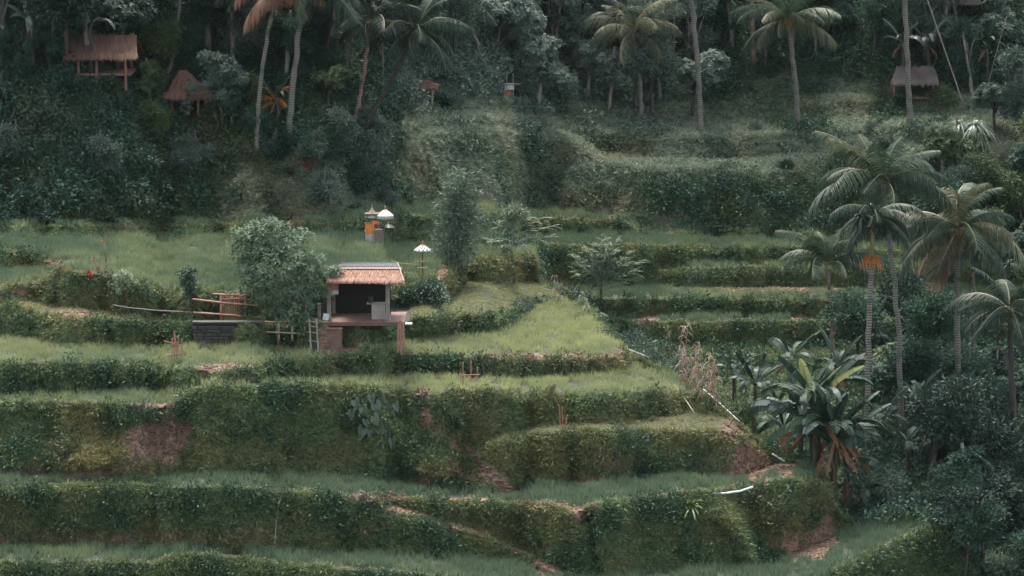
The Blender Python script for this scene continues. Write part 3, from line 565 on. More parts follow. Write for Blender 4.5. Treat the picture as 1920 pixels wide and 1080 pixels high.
def ico(mb,c,rad,r=None,lv=.5,mi=0,nu=8,nv=6,jit=0.0):
    rad=np.broadcast_to(rad,(3,)); V=[(0,0,1)]; 
    for i in range(1,nv):
        for j in range(nu):
            th=math.pi*i/nv; ph=2*math.pi*j/nu; V.append((math.sin(th)*math.cos(ph),math.sin(th)*math.sin(ph),math.cos(th)))
    V.append((0,0,-1)); V=np.array(V); 
    if jit and r is not None: V=V*(1+r.normal(size=(len(V),1))*jit)
    f=[(0,1+j,1+(j+1)%nu) for j in range(nu)]
    for i in range(nv-2):
        for j in range(nu): a=1+i*nu+j; b=1+i*nu+(j+1)%nu; f.append((a,a+nu,b+nu,b))
    last=len(V)-1; f+=[(last,last-nu+(j+1)%nu,last-nu+j) for j in range(nu)]
    mb.add(V*rad+np.array(c),f,lv,mi)
M['nut']=plain('coconut_husk',(.16,.10,.04),.6,(.10,.12,.04),6)
# ---- broadleaf crowns
def branches(mb,r,tips,fork,trunk_top,w):
    for t in tips:
        t=np.array(t,float); f0=fork+(trunk_top-fork)*r.uniform(.0,.9); mid=(f0+t)/2+r.normal(size=3)*.06*np.linalg.norm(t-f0)+np.array([0,0,.08*np.linalg.norm(t-f0)])
        tube(mb,[f0,mid,t],[w*.5,w*.3,w*.1],5)
def crown(mb,r,blobs,per,nl,L,Wd,style='tuft',droop=.3,spread=.28,up=.25):
    """leaf clumps over and through a union of ellipsoids: blobs = (x,y,z,rx,ry,rz)"""
    blobs=np.array(blobs,float); vol=(blobs[:,3]*blobs[:,4]*blobs[:,5])**.7; pr=vol/vol.sum()
    n=per; bi=r.choice(len(blobs),n,p=pr); u=nrm(r.normal(size=(n,3))+np.array([0,-.15,up])); rad=(.35+.65*r.random(n)**.45)*(1+.16*np.sin(u[:,0]*5+bi*2.1)*np.cos(u[:,2]*6+bi))
    C=blobs[bi,:3]+u*blobs[bi,3:]*rad[:,None]; lvc=np.clip(r.normal(.42,.2,n),0,1)
    rep=np.repeat(np.arange(n),nl); m=len(rep); off=r.normal(size=(m,3))
    if style=='whorl':      # leaflets spreading like a parasol round a shoot
        a=r.random(m)*6.28; out=nrm(u[rep]+np.array([0,-.2,.7])); X=nrm(np.cross(out,np.array([.3,.2,1.]))); Yv=np.cross(out,X)
        D=X*np.cos(a)[:,None]+Yv*np.sin(a)[:,None]+out*r.uniform(-.05,.75,m)[:,None]+np.array([0,0,-droop]); P=C[rep]+D*.05+off*.04
        leaves(mb,P,D,r.uniform(.7,1.15,m)*L,Wd,r,np.clip(lvc[rep]+r.normal(size=m)*.12,0,1),Nn=out+r.normal(size=(m,3))*.25)
    else:
        D=off*.75+u[rep]*.8+np.array([0,0,-droop]); P=C[rep]+off*spread*r.random((m,1))
        leaves(mb,P,D,r.uniform(.6,1.2,m)*L,Wd,r,np.clip(lvc[rep]+r.normal(size=m)*.15,0,1))
    return C
def feather(mb,r,P,D,L,n=11,lw=.05,ll=.22,droop=.35):
    """compound leaves: a thin stalk with leaflets on both sides"""
    P=np.asarray(P,float); D=nrm(np.asarray(D,float)); m=len(P)
    for k in range(m):
        t=np.linspace(.1,1,n); C=P[k]+D[k]*(t*L[k])[:,None]; C[:,2]-=droop*L[k]*t*t; T=nrm(D[k]+np.array([0,0,-droop])); S=nrm(np.cross(T,[0,0,1.])); lv=r.uniform(.1,.9)
        for sg in (-1,1): leaves(mb,C,S*sg+T*.45+np.array([0,0,-.12]),ll*np.sin(np.pi*(t*.8+.15)),lw,r,np.clip(lv+r.normal(size=n)*.1,0,1),Nn=np.tile([0,0,1.],(n,1))+r.normal(size=(n,3))*.15)
FOREST={}
def forest_proto(key,h,cr,kind,seed,leaf,bark='bark_dark'):
    """makes trunk and crown meshes once; returned as mesh data to share"""
    r=np.random.default_rng(seed); tb=MB(); H=h; lean=r.normal(size=2)*.06*h; top=np.array([lean[0],lean[1],H*.82])
    tube(tb,trunk_path(top,8,r.uniform(-.2,.2),r),np.linspace(.035*h**.8+.03,.02*h**.8,8),7)
    cb=MB(); nb={'round':7,'tall':8,'wide':8,'bush':6}[kind]; B=[]
    for i in range(nb):
        a=r.random()*6.28; q=math.sqrt(r.random())
        if kind=='round': p=(lean[0]+math.cos(a)*cr*.55*q,lean[1]+math.sin(a)*cr*.55*q,H*r.uniform(.55,.9)); s=cr*r.uniform(.4,.62)
        elif kind=='tall': z=r.uniform(.3,.93); p=(lean[0]+math.cos(a)*cr*.45*q,lean[1]+math.sin(a)*cr*.45*q,H*z); s=cr*r.uniform(.35,.55)*(1.25-z*.5)
        elif kind=='wide': p=(lean[0]+math.cos(a)*cr*.8*q,lean[1]+math.sin(a)*cr*.8*q,H*r.uniform(.72,.93)); s=cr*r.uniform(.3,.45)
        else: p=(math.cos(a)*cr*.6*q,math.sin(a)*cr*.6*q,H*r.uniform(.25,.6)); s=cr*r.uniform(.4,.6)
        B.append((p[0],p[1],p[2],s,s,s*(.7 if kind!='wide' else .45)))
    C=crown(cb,r,B,int(150*cr**1.15),13,leaf[0],leaf[1],'whorl' if leaf[2] else 'tuft',.35,.3,.45)
    tips=C[r.choice(len(C),9)]; branches(tb,r,tips,np.array([0,0,H*.3]),top,.03*h**.8+.02)
    t=tb.build('trunk',M[bark],link=False,smooth=True); c=cb.build('crown',M['jungle'],link=False); FOREST[key]=(t.data,c.data); return t.data,c.data
LM={}  # leaf materials for crowns
M['crown_a']=leafmat('crown_leaf_dark',(.007,.032,.024),(.055,.11,.068),.5,.2,spec=.15)
M['crown_b']=leafmat('crown_leaf_grey',(.022,.052,.042),(.14,.185,.14),.5,.2,spec=.15)
M['crown_c']=leafmat('crown_leaf_green',(.03,.06,.025),(.10,.14,.055),.45,.25,spec=.35)
M['big_tree']=leafmat('big_tree_leaf',(.006,.034,.026),(.16,.23,.13),.5,.15,spec=.15)
M['pale_leaf']=leafmat('pale_green_leaf',(.09,.14,.085),(.27,.31,.20),.5,.28,spec=.2)
M['silver']=leafmat('silver_green_leaf',(.03,.065,.045),(.22,.28,.20),.5,.22,spec=.2)
M['red_leaf']=leafmat('red_leaf',(.22,.025,.03),(.45,.10,.09),.45,.25)
M['yellow_leaf']=leafmat('yellow_leaf',(.35,.28,.06),(.5,.42,.12),.5,.3)
# ---- banana
BN={}
def banana_leaf(kind,var,mat):
    key=(kind,var,mat)
    if key in BN: return BN[key]
    r=np.random.default_rng({'up':1,'arch':2,'hang':3}[kind]*20+var); n=22
    el0={'up':1.35,'arch':.9,'hang':-.5}[kind]+r.uniform(-.1,.1); el1={'up':.75,'arch':-.9,'hang':-1.45}[kind]+r.uniform(-.25,.2)
    el=el0+(el1-el0)*np.linspace(0,1,n)**1.5; C=np.concatenate([[[0,0,0]],np.cumsum(np.stack([np.cos(el),0*el,np.sin(el)],1)/n,0)])
    mb=MB(); tube(mb,C,np.linspace(.016,.004,n+1),4,.8,0)
    prev={}
    for sg in (-1,1):
        hang=r.uniform(.25,.7) if kind!='hang' else 1.2; cut=0.
        for i in range(4,n):
            t0,t1=i/n,(i+1)/n; w=lambda t:.112*math.sin(math.pi*min(1,max(0,(t-.14)/.88)))**.55
            torn=r.random()<{'up':.22,'arch':.42,'hang':.6}[kind]
            if torn or i==4: hang=np.clip(hang+r.normal()*.22,.05,1.3)
            g=.012 if torn else 0
            T=nrm(C[i+1]-C[i]); Up=nrm(np.cross(T,[0,-1.,0])); 
            if Up[2]<0: Up=-Up
            S=np.array([0,sg,0.])*math.cos(hang)-Up*math.sin(hang)*.8-np.array([0,0,.15])
            a=C[i]+T*g; b=C[i+1]; sh=T*.02
            V=[a,b,b+S*w(t1)+sh,a+S*w(t0)+sh]; m_=(np.array(V[0])+V[3])/2
            mb.add(V,[(0,1,2,3)],np.clip(.5+sg*.1+r.normal()*.12,0,1))
    o=mb.build('leaf',M[mat],link=False); BN[key]=o.data; return o.data
def banana(loc,label,H=2.2,L=2.4,n=9,seed=0,group='banana plants on the slope',mats=('banana','banana','banana','banana_grey'),dry=2,yellow=0,sc_az=None,stems=1,cat='banana plant'):
    r=np.random.default_rng(seed+500); root=empty('banana_plant',loc); tag(root,label,cat,group)
    for s_ in range(stems):
        o_=np.array([0,0,0.]) if s_==0 else np.append(r.normal(size=2)*.35,0); h=H*(1 if s_==0 else r.uniform(.6,.95)); top=o_+np.array([r.normal()*.1,r.normal()*.1,h])
        mb=MB(); tube(mb,trunk_path(top,8,.05,r,o_),np.linspace(.17,.09,8),9); mb.build('stem',M['banana_stem'],root,True)
        for i in range(n if s_==0 else n//2+1):
            az=2.4*i+r.uniform(-.3,.3)+s_; kind='up' if i%4==0 else 'arch'; m_=mats[int(r.integers(len(mats)))]
            if yellow and i==0: m_='banana_yellow'
            child('leaf',banana_leaf(kind,int(r.integers(4)),m_),root,top,(r.uniform(-.4,.4),r.uniform(-.15,.35),az),L*r.uniform(.75,1.1))
        for i in range(dry if s_==0 else 1):
            child('leaf',banana_leaf('hang',int(r.integers(4)),'banana_dry'),root,top-np.array([0,0,.1]),(0,0,r.random()*6.28),L*r.uniform(.5,.8))
    return root
# ---------------------------------------------------------------- materials of built things
M['thatch']=leafmat('thatch_straw',(.13,.07,.05),(.31,.175,.13),.85,.0,inst=False)
M['thatch_base']=plain('thatch',(.20,.11,.08),.9,(.17,.10,.075),9,(1,1,.3),.6)
M['thatch_old']=leafmat('old_thatch_straw',(.06,.036,.026),(.19,.105,.072),.9,.0)
M['thatch_old_base']=plain('old_thatch',(.10,.06,.045),.9,(.05,.033,.026),7,(1,1,.3),.6)
M['thatch_grey']=leafmat('grey_thatch_straw',(.03,.028,.026),(.075,.066,.06),.9,.0)
M['concrete']=plain('concrete_post',(.28,.255,.215),.8,(.18,.165,.14),6,(1,1,.5),.3)
M['floor_red']=plain('red_floor',(.17,.09,.07),.8,(.11,.062,.048),5,(1,1,1),.2)
M['wall_red']=plain('stained_wall',(.26,.15,.10),.85,(.12,.09,.075),3,(1,1,.5),.4)
M['sheet']=plain('roof_sheet',(.30,.23,.20),.6,(.20,.15,.13),7,(4,1,1),.1)
M['ridge']=plain('ridge_sheet',(.12,.13,.135),.7,(.08,.085,.09),6,(3,1,1),.1)
M['white']=plain('white_paint',(.66,.66,.63),.5,(.5,.5,.48),5)
M['counter']=plain('counter_board',(.38,.34,.285),.7,(.29,.26,.215),5)
M['hut_shade']=plain('hut_interior_shade',(.022,.02,.017),.9,(.012,.01,.009),14,(1,1,3),.3)  # near-black colour standing in for the shade inside the hut
M['bamboo']=plain('bamboo',(.40,.20,.13),.5,(.27,.13,.085),5,(1,1,1))
M['bamboo_pale']=plain('pale_bamboo',(.30,.24,.18),.5,(.18,.145,.10),5)
M['bamboo_green']=plain('green_bamboo',(.30,.26,.10),.5,(.18,.17,.07),5)
M['pipe_grey']=plain('grey_pole',(.16,.145,.13),.5,(.06,.055,.05),5)
M['orange']=plain('orange_cloth',(.72,.24,.05),.7,(.58,.17,.035),5)
M['cloth_white']=plain('white_cloth',(.45,.425,.40),.7,(.34,.32,.30),5)
M['cloth_pink']=plain('patterned_cloth',(.55,.30,.25),.7,(.60,.55,.50),14)
M['cloth_red']=plain('red_cloth',(.40,.14,.09),.7,(.30,.10,.07),5)
M['shrine']=plain('shrine_stone',(.12,.10,.09),.85,(.20,.12,.09),8,(1,1,1),.4)
M['iron']=plain('dark_iron',(.03,.035,.035),.5,(.02,.02,.02),5)
M['stone']=plain('wall_stone',(.06,.058,.045),.85,(.02,.024,.018),4,(1,1,1),.6)
M['straw_cone']=plain('straw_cone',(.30,.25,.17),.9,(.28,.23,.15),12,(1,1,.2),.4)
M['far_wall']=plain('pale_far_wall',(.45,.48,.45),.8,(.32,.35,.32),4)
def chk():
    m,N,L=newmat('checked_cloth'); b=N['Principled BSDF']; b.inputs['Roughness'].default_value=.7; tc=N.new('ShaderNodeTexCoord'); mp=N.new('ShaderNodeMapping'); c=N.new('ShaderNodeTexChecker')
    c.inputs['Scale'].default_value=1; mp.inputs['Scale'].default_value=(24,5,1)
    c.inputs[1].default_value=(.5,.5,.48,1); c.inputs[2].default_value=(.05,.06,.06,1); L.new(tc.outputs['UV'],mp.inputs[0]); L.new(mp.outputs[0],c.inputs[0]); L.new(c.outputs[0],b.inputs['Base Color']); return m
M['checked']=chk()
def pole(mb,a,b,r=.03,sides=6,mi=0,lv=.5,r2=None): tube(mb,[np.array(a,float),(np.array(a,float)+np.array(b,float))/2,np.array(b,float)],[r,(r+(r2 or r))/2,r2 or r],sides,lv,mi)
def part(fn,name,mat,root,smooth=False):
    mb=MB(); fn(mb); return mb.build(name,mat,root,smooth)
# ---------------------------------------------------------------- thatched shelters
def thatch_panel(mb,e0,e1,r0,r1,rng_,n=500,L=.7,over=.12,mi=0):
    """straw laid down a roof plane: eave e0-e1, ridge r0-r1"""
    e0,e1,r0,r1=[np.array(v,float) for v in (e0,e1,r0,r1)]; u=rng_.random(n)[:,None]; v=rng_.random(n)[:,None]
    k=n//3; v[:k]=rng_.random((k,1))*.12
    P=(r0*(1-u)+r1*u)*v+(e0*(1-u)+e1*u)*(1-v); down=nrm((e0+e1)/2-(r0+r1)/2); nn=nrm(np.cross(e1-e0,r0-e0)); nn*=np.sign(nn[2])
    S=nrm(e1-e0)
    strips(mb,P-down*L*.5+nn*.03,down+nn*.05+rng_.normal(size=(n,3))*.06,L*rng_.uniform(.5,1.3,n),.05,.06,rng_,2,side=np.tile(S,(n,1)),mi=mi,base=.8)
def solid_panel(mb,e0,e1,r0,r1,th=.10,lv=.5,mi=0):
    P=[np.array(v,float) for v in (e0,e1,r1,r0)]; d=np.array([0,0,-th]); V=P+[p+d for p in P]
    mb.add(V,[(0,1,2,3),(7,6,5,4),(0,4,5,1),(1,5,6,2),(2,6,7,3),(3,7,4,0)],lv,mi)
def hut():
    Y=185.4; O=Vector(at(670,606,Y)); root=empty('field_hut',O); tag(root,'open thatched hut on a red platform beside the big bushy tree','hut')
    q=lambda px,py,dy=0.: np.array(at(px,py,Y+dy)-O)
    fz=q(670,600.5)[2]
    def flo(mb): 
        a=q(600,606); b=q(760,606); box(mb,((a[0]+b[0])/2,1.0,fz-.09),(b[0]-a[0],3.3,.19))
    part(flo,'platform_floor',M['floor_red'],root)
    def plank(mb): a=q(744,608); b=q(773,608); box(mb,((a[0]+b[0])/2,-.36,fz-.11),(b[0]-a[0],.5,.045))
    part(plank,'side_plank',M['white'],root)
    zt=q(640,533)[2]
    for (px,dy,w) in ((617,0,.20),(727,0,.21),(622,2.1,.17),(724,2.1,.17)):
        x=q(px,570)[0]
        part(lambda mb:(box(mb,(x,dy,(fz+zt)/2+.12),(w,w,zt-fz+.24)),box(mb,(x,dy,fz+.06),(w*1.35,w*1.35,.12))),'post',M['concrete'],root)
    x=q(598,580)[0]; part(lambda mb: box(mb,(x,.3,fz+.42),(.17,.17,.85)),'short_post',M['concrete'],root)
    part(lambda mb:(box(mb,(q(672,0)[0],2.25,fz+1.1),(3.0,.05,2.2)),box(mb,(q(672,0)[0],2.2,fz+.9),(3.0,.05,.06)),[box(mb,(q(p_,0)[0],2.2,fz+1.1),(.06,.05,2.2)) for p_ in (640,660,680,700)]),'shade_panel',M['hut_shade'],root)  # added dark panel in place of the shade behind the open hut
    # roof planes
    re0,re1=q(612,527,-.75),q(757,529,-.75); ri0,ri1=q(640,497,.95),q(746,496,.95); bz=re0[2]
    be0=np.array([re0[0]+.3,2.75,bz]); be1=np.array([re1[0]-.1,2.75,bz])
    rt=part(lambda mb:(solid_panel(mb,re0,re1,ri0,ri1,.11),solid_panel(mb,be1,be0,ri1,ri0,.11)),'roof',M['thatch_base'],root)
    r=np.random.default_rng(3)
    part(lambda mb: thatch_panel(mb,re0,re1,ri0*.75+re0*.25,ri1*.75+re1*.25,r,1500,.5),'thatch',M['thatch'],rt)
    part(lambda mb: (box(mb,((re0[0]+re1[0])/2,-.62,bz-.11),(re1[0]-re0[0]-.3,.07,.07)),[pole(mb,(x_,-.7,bz-.1),(x_,.95,ri0[2]-.14),.03) for x_ in np.linspace(re0[0]+.3,re1[0]-.2,9)]),'rafter',M['bamboo'],rt)
    up=nrm((ri0-re0)); L_=np.linalg.norm(ri0-re0); nn=nrm(np.cross(re1-re0,ri0-re0)); nn*=np.sign(nn[2])
    def corr(mb,a,b,off):
        n=34; 
        for i in range(n):
            u0,u1=i/n,(i+1)/n; p=lambda u,v: (ri0*(1-u)+ri1*u)*v+(re0*(1-u)+re1*u)*(1-v)+nn*off
            h=nn*.035; m_=(u0+u1)/2; e=.004*nn
            mb.add([p(u0,a),p(m_,a)+h,p(u1,a),p(u0,b),p(m_,b)+h,p(u1,b)],[(0,1,4,3),(1,2,5,4)],.5)
    part(lambda mb: corr(mb,.66,.86,.075),'corrugated_sheet',M['sheet'],rt)
    part(lambda mb: (corr(mb,.80,1.0,.10),pole(mb,ri0+nn*.1,ri1+nn*.1,.04)),'ridge_cap',M['ridge'],rt)
    part(lambda mb: pole(mb,re1+nn*.07,ri1+nn*.09,.03),'verge_board',M['sheet'],rt)
    # things inside
    t=empty('counter',Vector(at(706,602,Y+.5))); t.location.z=O.z+fz; tag(t,'pale wooden counter inside the hut beside its right post','counter')
    part(lambda mb: box(mb,(.1,0,.40),(.68,.5,.80)),'cabinet',M['counter'],t); part(lambda mb: box(mb,(-.02,0,.82),(.98,.56,.05)),'counter_top',M['concrete'],t)
    t=tag(part(lambda mb:(tube(mb,[(0,0,0),(0,0,.14),(0,0,.28)],[.10,.12,.13],10),tube(mb,[(0,0,.28),(0,0,.30)],[.14,.14],10)),'bucket',M['iron'],None,True),'dark bucket standing on the counter inside the hut','bucket'); t.location=Vector(at(695,573,Y+.5)); t.location.z=O.z+fz+.845
    t=tag(part(lambda mb:(box(mb,(0,0,.0),(.30,.05,.34),rx=-.3,ry=.18)),'white_board',M['white'],None),'small white board leaning at the foot of the left hut post','board'); t.location=Vector(at(611,594,Y-.15)); 
    t=empty('hanging_cloth',Vector(at(628,533,Y-.28))); tag(t,'red and white cloth hanging under the left end of the hut roof','cloth')
    def cl(mb,z0,z1):
        for i in range(6):
            x0,x1=-.17+i*.058,-.17+(i+1)*.058; y=lambda x: .02*math.sin(x*30)
            mb.add([(x0,y(x0),z0),(x1,y(x1),z0),(x1,y(x1),z1),(x0,y(x0),z1)],[(0,1,2,3)])
    part(lambda mb: cl(mb,-.32,0),'upper_cloth',M['cloth_red'],t); part(lambda mb: cl(mb,-.52,-.32),'lower_cloth',M['cloth_white'],t)
    # masonry block under the left end
    a=Vector(at(623,636,Y-.75)); t=tag(part(lambda mb:(box(mb,(0,.4,0),(1.0,.9,1.15)),box(mb,(.06,.25,-.58),(1.3,.9,.1)),box(mb,(0,.2,.56),(1.06,.66,.07))),'masonry_block',M['wall_red'],None),'rust stained masonry block carrying the left end of the hut platform','block'); t.location=a
    # ladder
    root=empty('bamboo_ladder',Vector(at(590,652,183.4))); tag(root,'bamboo ladder leaning under the big bushy tree left of the hut','ladder')
    A=lambda px,py,dy=0: np.array(at(px,py,183.4+dy)-root.location)
    part(lambda mb: pole(mb,A(583,655),A(580,598,.4),.045),'rail',M['bamboo_pale'],root); part(lambda mb: pole(mb,A(597,661),A(593,597,.4),.05),'rail',M['bamboo_pale'],root)
    for py in (602,611,622,638): part(lambda mb: pole(mb,A(578,py,.2),A(597,py+3,.2),.028),'rung',M['bamboo_pale'],root)
    # bound bamboo posts in front of the platform
    root=empty('bamboo_post_bundle',Vector(at(752,661,184.5))); tag(root,'bundle of reddish bamboo posts bound together before the hut platform','posts')
    for (x0,x1,y0,y1) in ((746,748,655,602),(752,751,661,600),(757,756,650,603)):
        A=lambda px,py: np.array(at(px,py,184.5)-root.location)
        part(lambda mb: pole(mb,A(x0,y0+4),A(x1,y0*0+y1),.055),'bamboo_pole',M['bamboo'],root)
    for py in (620,628,640,648): part(lambda mb: pole(mb,A(744,py),A(760,py-2),.028),'binding',M['bamboo'],root)
hut()
def small_hut(name,label,Y,roof,posts,mat='thatch_old',base='thatch_old_base',pm='bark_red',floor=None,depth=2.4,seed=0,hip=False,cat='hut',extra=None):
    """roof = (eave x0,x1,y; ridge x0,x1,y); posts=[(x,ybottom)]"""
    ex0,ex1,ey,rx0,rx1,ry=roof; O=Vector(at((ex0+ex1)/2,posts[0][1],Y)); root=empty(name,O); tag(root,label,cat)
    q=lambda px,py,dy=0.: np.array(at(px,py,Y+dy)-O); e0,e1,r0,r1=q(ex0,ey,-.4),q(ex1,ey,-.4),q(rx0,ry,depth/2),q(rx1,ry,depth/2)
    b0,b1=e0.copy(),e1.copy(); b0[1]=b1[1]=depth+.4
    r=np.random.default_rng(seed)
    def rf(mb):
        solid_panel(mb,e0,e1,r0,r1,.1); solid_panel(mb,b1,b0,r1,r0,.1)
        if hip: solid_panel(mb,b0,e0,r0,r0+[.01,0,0],.1); solid_panel(mb,e1,b1,r1,r1+[.01,0,0],.1)
    rt=part(rf,'roof',M[base],root); part(lambda mb: thatch_panel(mb,e0,e1,r0,r1,r,700,.6),'thatch',M[mat],rt)
    for (px,pb) in posts:
        for dy in (0,depth):
            t=q(px,ey-3,dy); b=q(px,pb,0); b[1]=dy; t[2]=e0[2]+.1
            part(lambda mb: pole(mb,b-[0,0,.3],[b[0],dy,t[2]],.085,7),'post',M[pm],root)
    if floor:
        a,b=q(floor[0],floor[2]),q(floor[1],floor[2]); part(lambda mb: box(mb,((a[0]+b[0])/2,depth/2,a[2]),(b[0]-a[0],depth,.12)),'floor',M[pm],root)
    return root,q
g=gpx(190,168); small_hut('stilt_hut','brown thatched hut on tall posts at the upper left among trees',g.y,(118,258,110,124,255,66),((148,166),(182,164),(236,160)),floor=(140,245,140),depth=3.2,seed=1)
g=gpx(350,236); small_hut('jungle_hut','thatched hut with steep hipped roof half hidden by leaves, upper left bank',g.y,(306,402,184,338,352,138),((323,232),(372,228),(386,216)),floor=(310,400,234),depth=2.6,seed=2,hip=True)
g=gpx(795,197); small_hut('open_pavilion','small open pavilion with red tiled roof at the head of the valley',g.y,(772,822,166,784,806,153),((783,195),(810,195)),mat='thatch_old',base='cloth_red',pm='bamboo_pale',floor=(780,812,195),depth=2.0,seed=3,cat='pavilion')
g=gpx(1715,192); small_hut('rest_shelter','small grey roofed shelter with a bench behind the right hand tall palm trunk',g.y,(1672,1760,157,1680,1752,128),((1676,192),(1748,192)),mat='thatch_grey',base='thatch_grey',pm='bark_red',floor=(1678,1750,184),depth=2.0,seed=4,cat='shelter')
g=gpx(1810,60); small_hut('hillside_house','house at the top right edge of which only the pale eaves show',g.y,(1782,1838,6,1790,1830,-30),((1772,50),(1846,50)),mat='thatch_grey',base='far_wall',pm='bark_dark',depth=3,seed=5,cat='house')
# stall with a white box
g=gpx(950,182); root=empty('offering_stall',g); tag(root,'little stall with a white box and a red cloth at the forest edge','stall')
q=lambda px,py,dy=0.: np.array(at(px,py,g.y+dy)-g)
for px in (937,950,962): part(lambda mb: pole(mb,q(px,182),q(px,138),.05),'post',M['bamboo_pale'],root)
part(lambda mb: box(mb,q(955,162),(.62,.4,.42)),'white_box',M['white'],root); part(lambda mb: box(mb,q(945,175),(1.0,.5,.35)),'red_cloth',M['cloth_red'],root)
part(lambda mb: box(mb,q(955,157.5),(1.5,.6,.05)),'shelf',M['bamboo_pale'],root)
# pale building far behind the trees
g=at(925,70,262); root=empty('far_building',g); tag(root,'pale building glimpsed through the trees at the top centre','building')
q=lambda px,py: np.array(at(px,py,262)-g)
part(lambda mb: box(mb,q(925,48),(2.4,3,1.6)),'wall',M['far_wall'],root); part(lambda mb: (solid_panel(mb,q(888,34)+[0,-1.8,0],q(962,34)+[0,-1.8,0],q(898,14)+[0,0,0],q(952,14)+[0,0,0],.1),solid_panel(mb,q(962,34)+[0,1.8,0],q(888,34)+[0,1.8,0],q(952,14),q(898,14),.1)),'roof',M['thatch_old_base'],root)
part(lambda mb: box(mb,q(915,50)+[0,-1.53,0],(.5,.08,1.0)),'window',M['iron'],root)
# ---------------------------------------------------------------- gate, rails, poles
Yg=gpx(440,607).y
root=empty('bamboo_gate',at(440,606,Yg)); tag(root,'slatted reddish bamboo gate on the path left of the big tree','gate')
A=lambda px,py,dy=0: np.array(at(px,py,Yg+dy)-root.location)
for (x0,w) in ((415,.075),(461,.085)): part(lambda mb: pole(mb,A(x0,608),A(x0-.5,550),w),'gate_post',M['bamboo'],root,True)
for i,px in enumerate(np.linspace(420,457,12)): part(lambda mb: pole(mb,A(px,604,.03),A(px+((i*7)%3-1)*.5,552,.03),.024,5),'slat',M['bamboo'],root)
for (a_,b_,c_,d_) in ((412,553,449,552),(448,556,466,551),(414,561,462,559),(414,591,460,592),(412,605,462,604)): part(lambda mb: pole(mb,A(a_,b_,-.06),A(c_,d_,-.06),.032),'crossbar',M['bamboo'],root)
part(lambda mb: box(mb,A(460,603,-.2),(.95,.3,.10)),'threshold',M['bamboo'],root)
def long_pole(name,label,pts,r,mat,Y=None,lift=0.,cat='pole',group=None):
    P=[np.array(at(x,y,Y)) if Y else np.array(gpx(x,y,lift)) for x,y in pts]; o_=P[0]; mb=MB(); 
    Q=[P[0]-o_]
    for a,b in zip(P[:-1],P[1:]): Q+= [a-o_+(b-a)*t for t in (.25,.5,.75,1)]
    tube(mb,Q,r,7); o=mb.build(name,M[mat],None,True); o.location=o_; return tag(o,label,cat,group)
long_pole('bamboo_rail','upper bamboo rail running across the slatted gate',[(361,561),(420,568),(484,573)],.052,'bamboo',Yg-.14,cat='rail')
long_pole('bamboo_rail','lower bamboo rail running across the foot of the slatted gate',[(362,586),(420,590),(491,595)],.052,'bamboo',Yg-.14,cat='rail')
long_pole('water_pipe','long grey pipe sagging along the path from the leaning stem to the gate',[(211,572),(240,577),(290,582),(362,586)],.032,'pipe_grey',Yg-.3,cat='pipe')
long_pole('bamboo_rail','short loose bamboo piece on top of the hedge behind the gate',[(398,551),(422,552)],.045,'bamboo',Yg+.3,cat='rail')
long_pole('fallen_beam','dark beam lying under the big tree right of the gate',[(470,603),(560,606)],.06,'bamboo',Yg-.35,cat='beam')
long_pole('fence_rail','low cross rail under the big tree beside the ladder',[(486,622),(578,626)],.045,'bamboo_pale',184.2,cat='rail')
for i,(x,y0,y1) in enumerate(((523,640,606),(572,645,612),(548,640,612))): long_pole('fence_post',('left','right','middle')[i]+'most short post holding the low rail under the big tree',[(x,y0),(x,y1)],.06,'bamboo_pale',184.2+.05,cat='post',group='short posts under the big tree')
# stone retaining wall
g=at(425,650,gpx(425,652).y-.05); root=empty('stone_wall',g); tag(root,'low dark dry stone wall below the bamboo gate','wall')
rs=np.random.default_rng(8)
def stones(mb):
    z=0
    for k in range(6):
        h=.17+rs.random()*.05; x=-1.75+rs.random()*.2
        while x<1.75:
            w=.22+rs.random()*.3; box(mb,(x+w/2,rs.normal()*.025,z+h/2),(w*.94,.4,h*.9),rz=rs.normal()*.03,lv=rs.random()); x+=w
        z+=h
part(stones,'stone_courses',M['stone'],root); part(lambda mb: box(mb,(0,.12,.6),(3.4,.3,1.15)),'core',M['iron'],root); part(lambda mb: box(mb,(.1,.05,1.29),(3.7,.6,.07)),'coping',M['stone'],root)
# small bamboo frames standing in the paddies
def stick_frame(label,Yb,sticks,bars,mat='bamboo',r=.035,name='bamboo_stakes',cat='bamboo stakes'):
    x0,y0=sticks[0][0],sticks[0][1]; o_=at(x0,y0,Yb); root=empty(name,o_); tag(root,label,cat)
    A=lambda px,py,dy=0: np.array(at(px,py,Yb+dy)-o_)
    for s in sticks: part(lambda mb: pole(mb,A(s[0],s[1]+3),A(s[2],s[3]),r),'upright',M[mat],root)
    for s in bars: part(lambda mb: pole(mb,A(s[0],s[1],-.05),A(s[2],s[3],-.05),r*.9),'crossbar',M[mat],root)
stick_frame('tangled reddish bamboo frame standing in the left paddy',gpx(327,682).y,[(322,684,323,634),(327,684,327,621),(333,680,328,628),(332,676,335,628),(341,668,341,636)],[(307,639,345,650),(310,667,344,662),(318,648,334,642)],'bamboo',.035)
stick_frame('three bamboo stakes with one crossbar in front of the central terrace wall',gpx(883,722).y,[(868,722,868,680),(883,724,883,677),(895,712,895,688)],[(863,704,900,702)])
stick_frame('three bare bamboo stakes fanning out of the grassy wall on the right',gpx(1055,806).y-.1,[(1051,800,1048,760),(1055,803,1054,763),(1058,806,1064,778)],[(1050,800,1060,797)],'bamboo',.028)
W_='poles and pipes lying on the right ridge'
long_pole('white_pole','thin white pole lying down the ridge from the bright paddy corner',[(1176,666),(1212,680),(1255,698)],.028,'white',lift=.35,cat='pole')
long_pole('white_pole','thin white pole lying down the steep ridge beside the red canes',[(1319,742),(1350,769),(1387,803)],.028,'white',lift=.35,cat='pole')
